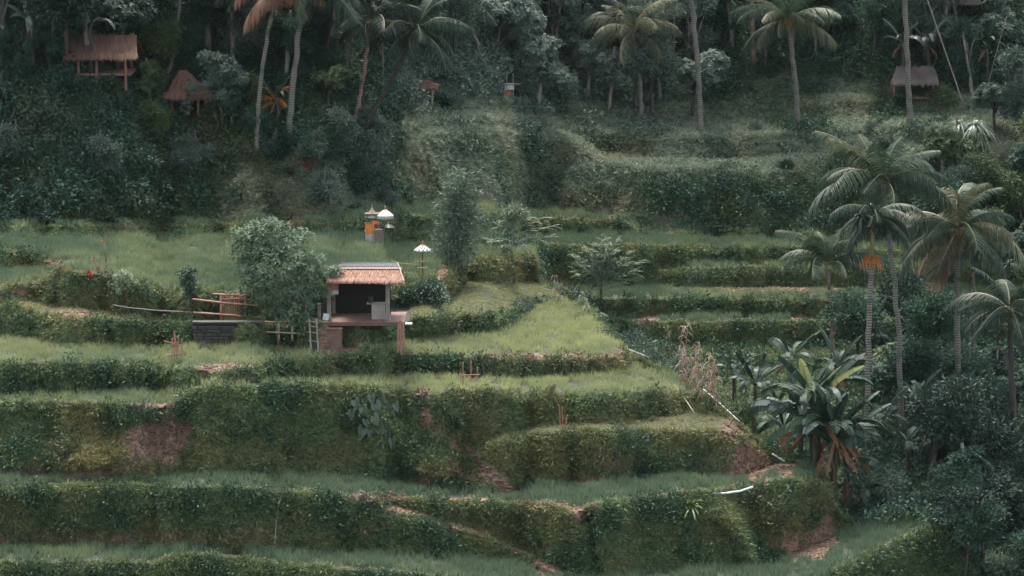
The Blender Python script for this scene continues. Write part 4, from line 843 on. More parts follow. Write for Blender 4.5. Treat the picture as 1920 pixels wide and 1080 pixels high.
long_pole('bamboo_pole','slim brown pole leaning down the grassy slope left of the white one',[(1264,732),(1283,757),(1302,785)],.03,'bamboo_pale',lift=.3,cat='pole')
long_pole('white_pipe','curved white water pipe jutting from the brow above the ferny wall',[(1334,926),(1360,925),(1388,921),(1412,913)],.055,'white',gpx(1375,928).y-.3,cat='pipe')
long_pole('white_pipe','short white pipe end beside the banana roots on the path',[(1448,851),(1472,866)],.05,'white',gpx(1460,866).y-.2,cat='pipe')
long_pole('guy_rope','pale rope slanting down from the top of the photo to the strap leaved tree',[(1732,-20),(1770,90),(1808,200)],.03,'bamboo_pale',215,cat='rope')
long_pole('guy_rope','faint rope slanting down at the far right of the forest',[(1888,30),(1865,110),(1845,190)],.025,'pipe_grey',222,cat='rope')
long_pole('guy_rope','short dark rope between the two thatched huts on the left bank',[(262,112),(282,134),(302,156)],.025,'pipe_grey',gpx(350,236).y-.5,cat='rope')
# trickle of water
g=np.array(gpx(524,942)); P=[np.array(gpx(x,y,0))+[0,-.12,.05] for x,y in ((524,940),(521,955),(518,985),(517,1000),(515,1020))]
mb=MB(); tube(mb,np.array(P),[.03,.014,.012,.016,.05],6); m_,N_,L_=newmat('falling_water'); N_['Principled BSDF'].inputs['Base Color'].default_value=(.42,.47,.47,1); N_['Principled BSDF'].inputs['Roughness'].default_value=.2
o=mb.build('water',m_,None,True); tag(o,'thin trickle of water falling down the lower terrace wall','water',kind='structure')
# ---------------------------------------------------------------- shrine with its umbrellas
g=gpx(698,457); Ys=g.y; root=empty('field_shrine',g); tag(root,'small stone shrine wrapped in orange and white cloth under a straw cap','shrine')
q=lambda px,py,dy=0.: np.array(at(px,py,Ys+dy)-g)
part(lambda mb:(box(mb,(.05,.3,.35),(1.0,.7,.75)),box(mb,(.05,.3,.85),(.75,.5,.4)),box(mb,(.05,.3,1.1),(.95,.6,.12)),[box(mb,(x,.3+y,1.4),(.08,.08,.55)) for x in(-.32,.42) for y in(-.2,.2)],box(mb,(.05,.3,1.68),(.95,.65,.08))),'shrine_body',M['shrine'],root)
def cone(mb,c,r,h,n=14,seg=4,sag=.0,mi=0):
    V=[];f=[]
    for k in range(seg+1):
        t=k/seg; 
        for j in range(n): a=2*math.pi*j/n; V.append((c[0]+r*t*math.cos(a),c[1]+r*t*math.sin(a),c[2]-h*(t**(1+sag))))
    for k in range(seg):
        for j in range(n): f.append((k*n+j,k*n+(j+1)%n,(k+1)*n+(j+1)%n,(k+1)*n+j))
    mb.add(V,f,.5,mi)
ca=q(697,388); part(lambda mb:(cone(mb,(ca[0],.3,ca[2]),.42,.62,14,4,-.3),pole(mb,(ca[0],.3,ca[2]-.1),(ca[0],.3,ca[2]+.06),.03)),'straw_cap',M['straw_cone'],root)
def drape(mb,x0,x1,z0,z1,y,wob=.03,n=8):
    for i in range(n):
        a,b=x0+(x1-x0)*i/n,x0+(x1-x0)*(i+1)/n; w=lambda x: y+wob*math.sin(x*22)
        mb.add([(a,w(a),z0+.03*math.sin(a*9)),(b,w(b),z0+.03*math.sin(b*9)),(b,w(b)*1.0,z1),(a,w(a),z1)],[(0,1,2,3)])
z=lambda py: q(700,py)[2]; x=lambda px: q(px,430)[0]
part(lambda mb: drape(mb,x(685),x(702),z(438),z(419),-.12),'orange_cloth',M['orange'],root); part(lambda mb: drape(mb,x(685),x(702),z(454),z(438),-.12),'white_cloth',M['cloth_white'],root)
part(lambda mb: drape(mb,x(703),x(717),z(458),z(428),-.2),'patterned_cloth',M['cloth_pink'],root); part(lambda mb: drape(mb,x(698),x(712),z(421),z(414),-.05),'orange_band',M['orange'],root)
part(lambda mb:(box(mb,(x(710),-.15,z(443)),(.5,.3,.8))),'side_altar',M['shrine'],root)
def umbrella(label,c,rad,h,foot,mat,fin,fringe=None,uv=False,n=24):
    """c = apex"""
    root=empty('ceremonial_umbrella',foot); tag(root,label,'umbrella'); a=np.array(c-foot)
    part(lambda mb: pole(mb,(0,0,-.2),(a[0],a[1],a[2]+.05),.03,7),'pole',M['bamboo_pale' if not uv else 'iron'],root)
    mb=MB(); cone(mb,a,rad,h,n,5,.25); o=mb.build('canopy',M[mat],root)
    if uv:
        uvl=o.data.uv_layers.new(name='UVMap')
        for p in o.data.polygons:
            k,j=divmod(p.index,n)
            for li,(du,dv) in zip(p.loop_indices,((0,0),(1,0),(1,1),(0,1))): uvl.data[li].uv=((j+du)/n,(k+dv)/5)
    part(lambda mb: (ico(mb,a+[0,0,.09],(.05,.05,.1)),cone(mb,a+[0,0,.05],.09,.08,8,2)),'finial',M[fin],root)
    for j in range(8): 
        an=2*math.pi*j/8; e=a+np.array([rad*math.cos(an)*.97,rad*math.sin(an)*.97,-h*.97]); part(lambda mb: pole(mb,a-[0,0,.06],e-[0,0,.02],.012,4),'rib',M['bamboo_pale'],root)
    if fringe:
        mb=MB(); nn=32
        for j in range(nn):
            a0,a1=2*math.pi*j/nn,2*math.pi*(j+1)/nn; P0=a+np.array([rad*math.cos(a0),rad*math.sin(a0),-h]); P1=a+np.array([rad*math.cos(a1),rad*math.sin(a1),-h]); d=fringe*(1-.25*(j%2))
            mb.add([P0,P1,P1-[0,0,d],P0-[0,0,d]],[(0,1,2,3)])
        mb.build('fringe',M['cloth_white'],root)
umbrella('plain white umbrella with fringe standing over the orange draped shrine',at(722,392,Ys+.1),.49,.36,gpx(720,457)+Vector((0,.1,0)),'cloth_white','bamboo',.18)
Yu=gpx(792,530).y+.6
f_=at(793,528,Yu); umbrella('black and white checked umbrella on a tall pole behind the hut',at(792,458,Yu),.47,.31,f_,'checked','cloth_red',.05,True)
g=gpx(728,457); root=empty('iron_table',g); tag(root,'small dark iron offering table right of the orange draped shrine','table')
part(lambda mb: box(mb,(0,0,.88),(.62,.4,.05)),'table_top',M['iron'],root)
for sx in(-.27,.27):
    for sy in(-.15,.15): part(lambda mb: pole(mb,(sx,sy,0),(sx,sy,.86),.022),'leg',M['iron'],root)
part(lambda mb:(cone(mb,(0,0,1.2),.38,.22,10,3),pole(mb,(0,0,.9),(0,0,1.2),.02)),'small_roof',M['iron'],root)
# bamboo altar stand under the checked umbrella and the bamboo fence
root=empty('bamboo_altar',f_+Vector((.0,-.25,0))); tag(root,'slender bamboo altar stand at the foot of the checked umbrella','altar')
for sx,sy in ((-.17,-.12),(.2,-.12),(-.17,.12),(.2,.12)): part(lambda mb: pole(mb,(sx,sy,0),(sx,sy,1.35),.028),'leg',M['bamboo_green'],root)
for zz in(.8,1.15): part(lambda mb: box(mb,(0,0,zz),(.55,.4,.04)),'shelf',M['bamboo_green'],root)
Yf=gpx(763,541).y+.15
o_=at(763,540,Yf); root=empty('bamboo_fence',o_); tag(root,'rough green bamboo fence between hut roof and checked umbrella','fence'); A=lambda px,py,dy=0: np.array(at(px,py,Yf+dy)-o_)
for a,b,c,d in ((763,541,763,493),(737,520,735,487),(787,530,783,497),(812,540,812,508),(803,525,806,505)): part(lambda mb: pole(mb,A(a,b),A(c,d),.035),'fence_post',M['bamboo_green'],root)
for a,b,c,d in ((733,489,768,498),(757,494,792,498),(745,510,790,514),(780,505,815,520),(800,510,818,506),(740,531,772,534),(785,508,797,530)): part(lambda mb: pole(mb,A(a,b,-.05),A(c,d,-.05),.028),'fence_rail',M['bamboo_green'],root)
# loose stones of the steps and the path
rs=np.random.default_rng(12); k=0
for (px,py,w) in ((787,741,.55),(784,748,.42),(791,755,.45),(794,767,.4),(797,780,.4),(881,847,.4),(893,856,.45),(905,868,.4),(917,878,.5),(928,890,.45),(936,902,.5),(951,914,.6),(949,921,.5),(690,941,.6),(1093,958,.5)):
    g=gpx(px,py); mb=MB(); ico(mb,(0,0,0),(w*.5,w*.35,.07),rs,nu=9,nv=6,jit=.06); o=mb.build('stepping_stone',M['floor_red'],None,True); o.location=g+Vector((0,0,.03)); k+=1
    where=('at the top of the steps under the central paddy','second from the top on the upper steps','third down on the upper steps','fourth down on the upper steps','lowest on the upper steps','first on the diagonal path below the steps','second on the diagonal path','third on the diagonal path','fourth on the diagonal path','fifth on the diagonal path','sixth on the diagonal path, above the low paddy','at the foot of the diagonal path','last on the diagonal path, lying at the paddy rim','where the sloping ledge path leaves the long earth bund','at the top of the dark cleft in the lower wall')[k-1]
    tag(o,'flat reddish stone '+where,'stone','stepping stones of the footpaths')
M['banana_dark']=leafmat('dark_banana_leaf',(.006,.022,.016),(.025,.05,.032),.45,.15,spec=.2)
# ---------------------------------------------------------------- single trees
def tree(label,base,H,blobs,n,nl,leaf,mat,style='tuft',trunks=None,bark='bark_grey',w=.12,seed=0,Y=None,name='tree',cat='tree',group=None,droop=.3,extra=None,up=.25,spread=.28,ntip=12):
    """blobs in pixels of the photo (cx,cy,rx,ry) at the tree's own distance, thickness like their width"""
    r=np.random.default_rng(seed+50); B=at(base[0],base[1],Y) if Y else gpx(*base); root=empty(name,B); tag(root,label,cat,group); s=1/ppm(B.y)
    bl=[(*(np.array(at(cx,cy,B.y)-B)+np.array([0,r.uniform(-.25,.25)*rx*s,0])),rx*s,max(rx*.8,ry*.6)*s,ry*s) for cx,cy,rx,ry in blobs]
    cb=MB(); C=crown(cb,r,bl,n,nl,leaf[0],leaf[1],style,droop,spread,up); cb.build('crown',M[mat],root)
    tb=MB(); tr=trunks or [(base[0],base[1],blobs[0][0],blobs[0][1])]
    for (x0,y0,x1,y1) in tr:
        a=np.array(at(x0,y0,B.y)-B)-[0,0,.15]; b=np.array(at(x1,y1,B.y)-B); tube(tb,trunk_path(b,9,r.uniform(-.1,.1),r,a),np.linspace(w,w*.5,9),8)
    branches(tb,r,C[r.choice(len(C),ntip)],b*.55+a*.45,b,w*1.2); tb.build('trunk',M[bark],root,True)
    return root,B,s,r
# the big bushy tree left of the hut
tree('large dome shaped bushy tree with drooping leaf whorls beside the hut',(520,628),0,[(505,455,62,42),(470,480,38,48),(550,470,48,42),(525,505,75,55),(575,520,42,50),(560,565,50,48),(510,560,38,45),(588,540,26,35),(455,455,26,30),(545,600,36,26),(590,500,26,26),(478,520,30,36),(500,425,36,20)],900,12,(.27,.08),'big_tree','whorl',[(523,640,515,560),(548,640,552,560),(573,646,565,570)],'bark_grey',.13,1,Y=185.0,name='bushy_tree',droop=.25,spread=.2,up=.35)
tree('leafy shoot of the big tree lying over the left end of the hut roof',(628,512),0,[(628,510,16,10),(614,518,14,12)],46,11,(.26,.07),'pale_leaf','whorl',None,'bark_grey',.03,2,Y=185.2,name='leafy_shoot',cat='shoot',ntip=3)
tree('tall narrow tree with silvery green leaves right of the checked umbrella',(860,514),0,[(858,345,30,26),(865,370,34,30),(850,400,36,30),(872,420,34,30),(845,440,30,34),(868,465,30,30),(838,478,26,30),(850,500,24,16),(885,395,22,18),(838,375,22,14)],430,13,(.24,.10),'silver','tuft',[(863,516,860,380),(868,500,868,420),(850,514,848,420)],'bark_pale',.07,3,name='silvery_tree',droop=.45,spread=.22)
r_,B_,s_,rr_=tree('slender pale tree with flat feathery branches on the hedge corner',(953,529),0,[(963,398,18,13),(978,402,14,12),(955,410,12,10)],90,11,(.20,.08),'pale_leaf','tuft',[(953,529,958,470),(958,470,966,400)],'bark_pale',.06,4,name='feathery_tree',ntip=5,spread=.15)
def add_feathers(root,B,r,pts,mat,L0=.9,n=11,lw=.06,ll=.25,droop=.3,per=2):
    mb=MB(); tb=MB()
    for (x0,y0,x1,y1) in pts:
        a=np.array(at(x0,y0,B.y)-B); b=np.array(at(x1,y1,B.y)-B); b[1]+=r.uniform(-.5,.5); tube(tb,[a,(a+b)/2+[0,0,.08],b],[.03,.02,.008],5)
        for t in np.linspace(.45,1,4):
            P=a*(1-t)+b*t; dd=nrm(b-a); K=per; D=dd*.8+r.normal(size=(K,3))*np.array([.45,.6,.2])+[0,0,.15]; feather(mb,r,np.tile(P,(K,1)),D,r.uniform(.7,1.1,K)*L0,n,lw,ll,droop)
    mb.build('feathery_leaves',M[mat],root); tb.build('branch',M['bark_pale'],root)
add_feathers(r_,B_,rr_,[(962,432,1020,410),(962,440,1035,426),(960,445,1010,448),(962,430,935,422),(960,452,918,447),(958,462,935,462),(965,425,990,412),(960,455,1030,442),(958,470,985,460)],'pale_leaf',.7,11,.05,.2)
r_,B_,s_,rr_=tree('spreading pale tree with fern like leaves at the paddy corner',(1122,582),0,[(1130,500,40,30),(1115,520,26,20),(1150,512,28,18)],120,11,(.2,.07),'crown_b','tuft',[(1122,585,1128,520),(1128,520,1138,480)],'bark_dark',.07,5,name='fern_leaved_tree',ntip=8)
add_feathers(r_,B_,rr_,[(1125,535,1080,485),(1128,525,1090,500),(1130,520,1105,470),(1132,515,1132,452),(1134,515,1155,460),(1135,520,1175,480),(1134,525,1195,490),(1130,535,1185,512),(1128,540,1092,520),(1126,540,1110,505),(1130,520,1145,475),(1130,530,1160,500),(1128,545,1180,525),(1124,535,1085,510),(1132,515,1120,462),(1132,520,1170,495)],'pale_leaf',.95,12,.055,.24,.35,3)
tree('small round topped tree behind the thin grey pipe near the path',(357,588),0,[(352,512,17,12),(352,528,13,12),(355,545,9,10)],80,11,(.24,.08),'big_tree','whorl',[(358,590,355,535)],'bark_grey',.06,6,name='small_tree',ntip=4,group='little trees along the upper path',spread=.12)
tree('low loose headed tree beside the bare leaning stem on the left',(236,578),0,[(232,518,17,10),(238,532,14,10),(222,535,9,9)],60,10,(.22,.07),'pale_leaf','whorl',[(233,578,236,530)],'bark_red',.05,7,name='small_tree',ntip=4,group='little trees along the upper path',spread=.12)
# bare stems
def stems(label,Y,segs,tips,name,mat='bark_pale',r0=.05,tipmat='red_leaf',cat='stem'):
    o_=at(segs[0][0],segs[0][1],Y); root=empty(name,o_); tag(root,label,cat); A=lambda px,py: np.array(at(px,py,Y)-o_); mb=MB()
    for s in segs: tube(mb,[A(s[0],s[1]),(A(s[0],s[1])+A(s[2],s[3]))/2+[.02,0,0],A(s[2],s[3])],[r0,r0*.85,r0*.6],7)
    mb.build('stem',M[mat],root,True); mb=MB(); r=np.random.default_rng(3)
    for t in tips: n=14; leaves(mb,np.tile(A(*t),(n,1)),r.normal(size=(n,3))+[0,0,.8],r.uniform(.1,.22,n),.06,r)
    if tips: mb.build('leaf_bud',M[tipmat],root)
    return root
stems('tall bare pale stem with a red bud at its tip above the yellow bund',gpx(203,528).y,[(203,530,199,490),(199,490,194,452)],[(194,452),(199,500)],'bare_sapling','bark_pale',.05)
stems('short thin reddish twig left of the tall bare stem',gpx(190,526).y,[(190,528,184,510),(184,510,176,488)],[(176,486),(185,503),(190,517)],'bare_shoot','bark_red',.025)
stems('crooked mossy stem standing at the end of the grey pipe',gpx(208,575).y-.2,[(208,576,204,550),(204,550,203,528)],[],'crooked_sapling','bark_grey',.06)
def rosette(label,base,n,L,wd,mat,el=(.3,1.2),droop=.5,seed=0,stem=0,name='strap_leaf_plant',cat='plant',group=None,Y=None,sm='bark_dark'):
    r=np.random.default_rng(seed); B=at(base[0],base[1],Y) if Y else gpx(*base); root=empty(name,B); tag(root,label,cat,group); mb=MB(); a=np.arange(n)*2.4+r.random(n)*.5; e=r.uniform(*el,n)
    D=np.stack([np.cos(a)*np.cos(e),np.sin(a)*np.cos(e),np.sin(e)],1); P=np.tile([0,0,float(stem)],(n,1))+D*.04
    S=nrm(np.stack([-np.sin(a),np.cos(a),a*0],1)); strips(mb,P,D,L*r.uniform(.7,1.1,n),wd,droop,r,5,side=S,base=.55); mb.build('leaves',M[mat],root)
    if stem: part(lambda m_: tube(m_,trunk_path((0,0,stem),8,.1,r),[.05*max(1,wd*14)]*8,7),'stem',M[sm],root)
    return root
rosette('dark red spiky cordyline on the bund left of the bare stem',(166,530),24,.6,.09,'red_leaf',(.1,1.3),.2,1,.25,'cordyline',group='red leaved plants on the left bund')
rosette('small pink cordyline half way down the bank below the dark red one',(178,562),26,.36,.06,'palm_dry',(.1,1.3),.3,2,.3,'cordyline',group='red leaved plants on the left bund')
rosette('bright green bird nest fern with long blades on the lower right wall',(1296,950),34,1.15,.13,'pale_green',(.0,1.2),.55,3,0,'nest_fern','fern') if 'pale_green' in M else None
M['fern_bright']=leafmat('bright_fern',(.07,.12,.04),(.22,.27,.10),.4,.3,spec=.4)
rosette('bright green bird nest fern with long blades on the lower right wall',(1296,950),40,1.1,.13,'fern_bright',(-.1,1.2),.5,3,0,'nest_fern','fern')
rosette('small clump of broad green leaves low on the right terrace corner',(1208,1062),16,.5,.12,'fern_bright',(.1,1.1),.4,4,0,'leafy_clump','plant')
# taro with hanging heart leaves
def taro(label,pts,Y,seed,name='taro_plant'):
    r=np.random.default_rng(seed); o_=gpx(705,842); root=empty(name,o_); tag(root,label,'taro plant'); st=MB()
    for (px,py,L) in pts:
        c=np.array(gpx(px,py)-o_)+[0,-.35,.1]; mb=MB(); an=r.uniform(-.6,.6); ca,sa=math.cos(an),math.sin(an)
        pr=[(0,.18),(.30,.42),(.50,.20),(.44,-.1),(.26,-.5),(0,-.95),(-.26,-.5),(-.44,-.1),(-.50,.20),(-.30,.42)]
        V=[(0,0,0)]+[((x_*ca-z_*sa)*L*.75,-.10*abs(x_)-.25*L*(.4-z_)*.6,(x_*sa+z_*ca)*L) for x_,z_ in pr]; f=[(0,1+i,1+(i+1)%10) for i in range(10)]
        mb.add(np.array(V)+c,f,np.clip(r.normal(.5,.25),0,1)); mb.build('leaf',M['taro'],root); tube(st,[c,c+[0,.2,-.25],np.array([c[0]*.6,c[1]+.5,c[2]-.7])],[.02,.02,.025],5)
    st.build('stalks',M['bamboo_green'],root); return root
M['taro']=leafmat('taro_leaf',(.035,.075,.05),(.13,.18,.125),.35,.25,spec=.5)
taro('broad heart leaved taro climbing the wall left of the steps',[(668,755,.62),(682,768,.6),(697,745,.55),(712,742,.5),(706,762,.7),(722,762,.7),(733,775,.6),(690,790,.65),(704,785,.6),(680,808,.65),(716,792,.5),(712,805,.6),(726,808,.62),(735,826,.55),(712,833,.6),(694,808,.5),(742,760,.5),(660,775,.5),(722,745,.5)],0,4)
# canes and reed clumps on the ridge
def cane(base,H,label,seed,group,Y=None,dy=1.0,leaf='palm_dry',n=12,stem='bamboo',z=None,L=.55):
    r=np.random.default_rng(seed+70); B=gpx(*base) if Y is None else at(base[0],base[1],Y); root=empty('dry_cane',B); tag(root,label,'cane',group)
    mb=MB(); P=trunk_path((r.uniform(-.15,.15),0,H),9,r.uniform(-.08,.08),r); tube(mb,P,np.linspace(.035,.015,9),6); mb.build('stalk',M[stem],root,True)
    mb=MB(); t=r.uniform(.15,1,n); Q=np.stack([np.interp(t,np.linspace(0,1,9),P[:,k]) for k in range(3)],1); a=r.random(n)*6.28; D=np.stack([np.cos(a),np.sin(a)*.7,np.full(n,1.0)],1)
    strips(mb,Q,D,L*r.uniform(.6,1.1,n),.055,1.3,r,5,side=nrm(np.stack([-np.sin(a),np.cos(a),a*0],1)),base=.8); mb.build('leaves',M[leaf],root); return root
M['cane_leaf']=leafmat('cane_leaf',(.16,.12,.09),(.48,.42,.36),.45,.3); M['cane_green']=leafmat('cane_green_leaf',(.10,.14,.08),(.34,.38,.28),.4,.3)
rc=np.random.default_rng(4); CG='dry red canes on the ridge'
spots=[(1250,676,1.3),(1262,700,1.9),(1276,715,3.1),(1288,722,3.4),(1300,735,2.6),(1312,742,2.9),(1324,748,2.5),(1336,760,2.4),(1294,728,1.8),(1306,740,1.7),(1318,750,1.6),(1343,768,1.8),(1330,755,3.0),(1282,722,2.2)]
nm=['short pale cane nearest the thin white pole on the ridge','cane left of the tallest red canes','tall cane with a feathery reddish top','tallest red cane of the clump, arching right','leaning cane in the middle of the red clump','slim cane just right of the middle of the red clump','cane with curling pale leaves above the second white pole','cane low on the ridge toward the banana plants','short cane at the foot of the tallest one','short leafy cane among the middle canes','short leafy cane above the second white pole','last short cane on the right of the red clump','upright cane at the right side of the red clump','medium cane between the two tallest canes']
for i,(x,y,h) in enumerate(spots):
    B=gpx(x,y+2); cane((x,y+2),h,nm[i],i,CG,leaf='cane_leaf' if i%4 else 'palm_dry',n=22 if h>2 else 16,L=.6)
cane((1037,572),1.7,'tall reddish cane with pale drooping leaves at the paddy back edge',30,'canes behind the bright paddy',leaf='cane_leaf',n=14)
cane((1048,574),1.3,'shorter pinkish cane right beside the tall one at the paddy back edge',31,'canes behind the bright paddy',leaf='cane_leaf',n=10)
cane((1092,580),1.0,'low cane with white arching leaves left of the fern leaved tree',32,'canes behind the bright paddy',leaf='cane_green',n=16,stem='bamboo_green')
cane((1104,588),.9,'lowest cane with white arching leaves under the fern leaved tree',33,'canes behind the bright paddy',leaf='cane_green',n=16,stem='bamboo_green')
cane((1250,640),1.0,'single pale cane standing apart above the ridge bushes',34,'canes behind the bright paddy',Y=gpx(1240,690).y+1.,leaf='cane_green',n=10)
# ---------------------------------------------------------------- palms
palm((1690,812),(1656,345),'tallest palm of the right group, long pale ringed trunk and wide crown',4.8,.34,seed=1,up=7,mid=8,low=4,hang=1,dead=0,bend=.25,nuts=False,group='palms of the right hand group')
palm((1800,815),(1797,432),'broad crowned coconut palm with orange brown flower sheaths on the right',4.6,.36,seed=2,up=6,mid=9,low=8,hang=3,dead=2,flower=True,group='palms of the right hand group',rib='rib_orange',bend=-.1)
palm((1563,618),(1549,497),'young palm with upright fronds on the far terraces',4.0,.30,seed=3,up=7,mid=7,low=1,trunk='palm_trunk_red',nuts=False,flower=False,Y=224,group='palms of the right hand group',bend=.1)
palm((1905,890),(1893,585),'dark trunked palm at the right edge with one pale arching frond',3.9,.38,seed=4,up=4,mid=7,low=7,trunk='bark_dark',Y=196,group='palms of the right hand group',mat='palm_dark',bend=.05)
palm((1825,700),(1822,470),'thin grey trunked palm partly behind the broad crowned one',2.8,.2,seed=5,up=3,mid=6,low=5,Y=212,group='palms of the right hand group',nuts=False,mat='palm_dark')
palm((1870,990),(1905,960),'low dark palm in the bottom right corner with yellowish frond',2.4,.22,seed=6,up=3,mid=6,low=3,Y=184,group='palms of the right hand group',nuts=False,mat='palm_dark')
# fishtail-like dark palm with orange flowers
def dark_palm():
    r=np.random.default_rng(77); B=at(1628,760,197); B.z=gz(B.x,B.y)-.1; root=empty('dark_crowned_palm',B); tag(root,'dark crowned palm with mossy ringed trunk and a hanging orange flower skirt','palm')
    A=lambda px,py: np.array(at(px,py,197)-B); top=A(1637,410); sh=A(1634,488)
    mb=MB(); tube(mb,trunk_path(sh,18,-.05,r),np.linspace(.17,.14,18),9); mb.build('trunk',M['palm_trunk_moss'],root,True)
    mb=MB(); tube(mb,[sh,(sh+top)/2,top],[.15,.12,.09],9); mb.build('crownshaft',M['bamboo_green'],root,True)
    for i in range(20):
        k=('mid','low','mid','low','hang')[i%5]; child('frond',frond_mesh(k,i%3,'palm_dark'),root,top+[0,0,r.uniform(-.2,.3)],(r.uniform(-.2,.2),0,i*2.4),r.uniform(2.2,3.3))
    mb=MB(); n=70; a=r.random(n)*6.28; e=r.uniform(-.5,1.2,n); D=np.stack([np.cos(a)*np.cos(e),np.sin(a)*np.cos(e),np.sin(e)],1)
    for i in range(5):
        tp=top+np.array([r.normal()*.5,r.normal()*.5,r.uniform(.0,.7)]); strips(mb,np.tile(tp,(n,1)),D+r.normal(size=D.shape)*.3,r.uniform(.7,1.5,n),.09,.8,r,4,base=.7)
    mb.build('strap_leaves',M['palm_dark'],root)
    mb=MB(); n=260; a=r.random(n)*6.28; D=np.stack([np.cos(a),np.sin(a),r.uniform(-.1,.9,n)],1); strips(mb,np.tile(sh+[0,0,.12],(n,1))+D*.1,D,r.uniform(.4,.85,n),.035,1.2,r,3); mb.build('flower_skirt',M['palm_orange'],root)
dark_palm()
def strap_tree(label,base,top,Y,seed,n=80,L=1.7,mat='fern_bright'):
    r=np.random.default_rng(seed); B=at(base[0],base[1],Y); B.z=gz(B.x,B.y)-.1; root=empty('screw_palm',B); tag(root,label,'screw palm'); T=np.array(at(top[0],top[1],Y)-B)
    mb=MB(); tube(mb,trunk_path(T,9,.1,r),np.linspace(.16,.12,9),8); mb.build('trunk',M['bark_grey'],root,True)
    for h in range(3):
        c=T+np.array([r.normal()*.35,r.normal()*.3,r.uniform(-.2,.4)]); a=r.random(n)*6.28; e=r.uniform(-.2,1.4,n); D=np.stack([np.cos(a)*np.cos(e),np.sin(a)*np.cos(e),np.sin(e)],1); mb=MB()
        strips(mb,np.tile(c,(n,1)),D,L*r.uniform(.6,1.1,n),.10,.9,r,6,side=nrm(np.stack([-np.sin(a),np.cos(a),a*0],1)),base=.7); mb.build('leaf_head',M[mat],root)
M['strap']=leafmat('strap_leaf',(.05,.08,.055),(.22,.26,.19),.38,.2,spec=.5)
strap_tree('screw palm with long drooping strap leaves, upper right',(1822,330),(1824,238),gpx(1822,325).y,5,90,1.8,'strap')
strap_tree('darker screw palm lower down at the right edge above the valley',(1880,560),(1882,500),gpx(1880,560).y,6,60,1.2,'palm_dark')
# tall palms of the far slope
FG='tall palms on the far slope'
palm((1313,250),(1285,-75),'tall bare palm trunk right of centre reaching out of the top of the photo',4.0,.42,seed=11,group=FG,up=5,mid=8,low=4,Y=None,bend=.25)
palm((1497,244),(1476,40),'palm with full crown and reddish fruit cluster on the far slope',4.2,.42,seed=12,group=FG,up=6,mid=9,low=6,flower=True,bend=.15,mat='palm')
palm((1204,219),(1186,60),'smaller palm with ragged yellowish crown left of the tall bare trunk',4.0,.36,seed=13,group=FG,up=3,mid=7,low=4,dead=1,mat='palm_pale',bend=.1,nuts=False)
palm((1706,236),(1690,-80),'straight tall palm trunk in front of the grey roofed shelter',3.8,.40,seed=14,group=FG,up=5,mid=8,low=4,bend=.1)
palm((1413,137),(1406,-60),'reddish palm trunk at the forest edge behind the full crowned palm',3.6,.40,seed=15,group=FG,trunk='palm_trunk_red',up=4,mid=7,low=4,bend=.05)
palm((985,156),(958,-10),'leaning palm trunk at the forest edge left of centre top',3.6,.36,seed=16,group=FG,up=4,mid=7,low=4,bend=.1,nuts=False)
palm((918,160),(868,10),'thin palm leaning left in the centre top forest',3.0,.26,seed=17,group=FG,up=3,mid=6,low=4,bend=.1,nuts=False,mat='palm_dark')
palm((1069,56),(1066,-90),'pale palm trunk high in the centre forest, only its foot in the photo',3.4,.34,seed=18,group=FG,up=3,mid=6,low=3,nuts=False)
palm((1166,192),(1157,35),'thin dark palm trunk just left of the ragged crowned palm',2.8,.2,seed=19,group=FG,up=3,mid=6,low=3,nuts=False,mat='palm_dark')
palm((1261,140),(1259,-30),'very thin trunk between ragged palm and tall bare trunk',2.6,.2,seed=20,group=FG,up=3,mid=5,low=3,nuts=False,mat='palm_dark')
palm((1331,62),(1328,-90),'thin pale trunk right of the tall bare palm at the top',2.6,.26,seed=21,group=FG,up=3,mid=5,low=3,nuts=False)
palm((1530,120),(1520,20),'small palm hidden behind the right side of the full crown',2.4,.24,seed=22,group=FG,up=3,mid=5,low=3,nuts=False,mat='palm_dark')
LG='palms on the left bank'
palm((482,288),(523,-30),'curved thin trunk with a pinkish dead frond hanging at its top',3.2,.28,seed=31,group=LG,up=3,mid=6,low=4,hang=3,dead=4,trunk='palm_trunk',bend=-.35)
palm((541,276),(574,-35),'thick pale palm trunk beside the curved thin one on the left bank',4.6,.38,seed=32,group=LG,up=4,mid=8,low=6,dead=3,bend=-.15)
palm((664,258),(778,62),'dark leaning palm with heavy drooping crown over the valley head',4.2,.34,seed=33,group=LG,trunk='bark_dark',up=4,mid=9,low=8,mat='palm_dark',bend=.2)
palm((659,250),(692,45),'slim reddish trunk behind the dark leaning palm',3.4,.28,seed=34,group=LG,trunk='palm_trunk_red',up=3,mid=6,low=4,nuts=False,mat='palm_dark')
palm((634,175),(660,30),'second slim trunk left of the reddish one in the left forest',3.2,.26,seed=35,group=LG,up=3,mid=7,low=4,nuts=False,mat='palm_dark')
palm((714,205),(712,40),'thin straight pale pole like palm right of the reddish trunk',2.4,.14,seed=36,group=LG,up=2,mid=5,low=2,nuts=False,mat='palm_dark')
palm((312,152),(340,-40),'slender leaning trunk above the steep roofed hut',3.0,.26,seed=37,group=LG,up=3,mid=6,low=4,nuts=False,mat='palm_dark')
palm((518,214),(516,190),'little palm with bright orange dead fronds between the two left trunks',1.6,.16,seed=38,group=LG,up=4,mid=3,low=2,nuts=False,mat='palm_orange')
palm((455,120),(470,20),'leafy dark palm in the shade left of the curved trunk',3.2,.24,seed=39,group=LG,up=4,mid=7,low=5,nuts=False,mat='palm_dark')
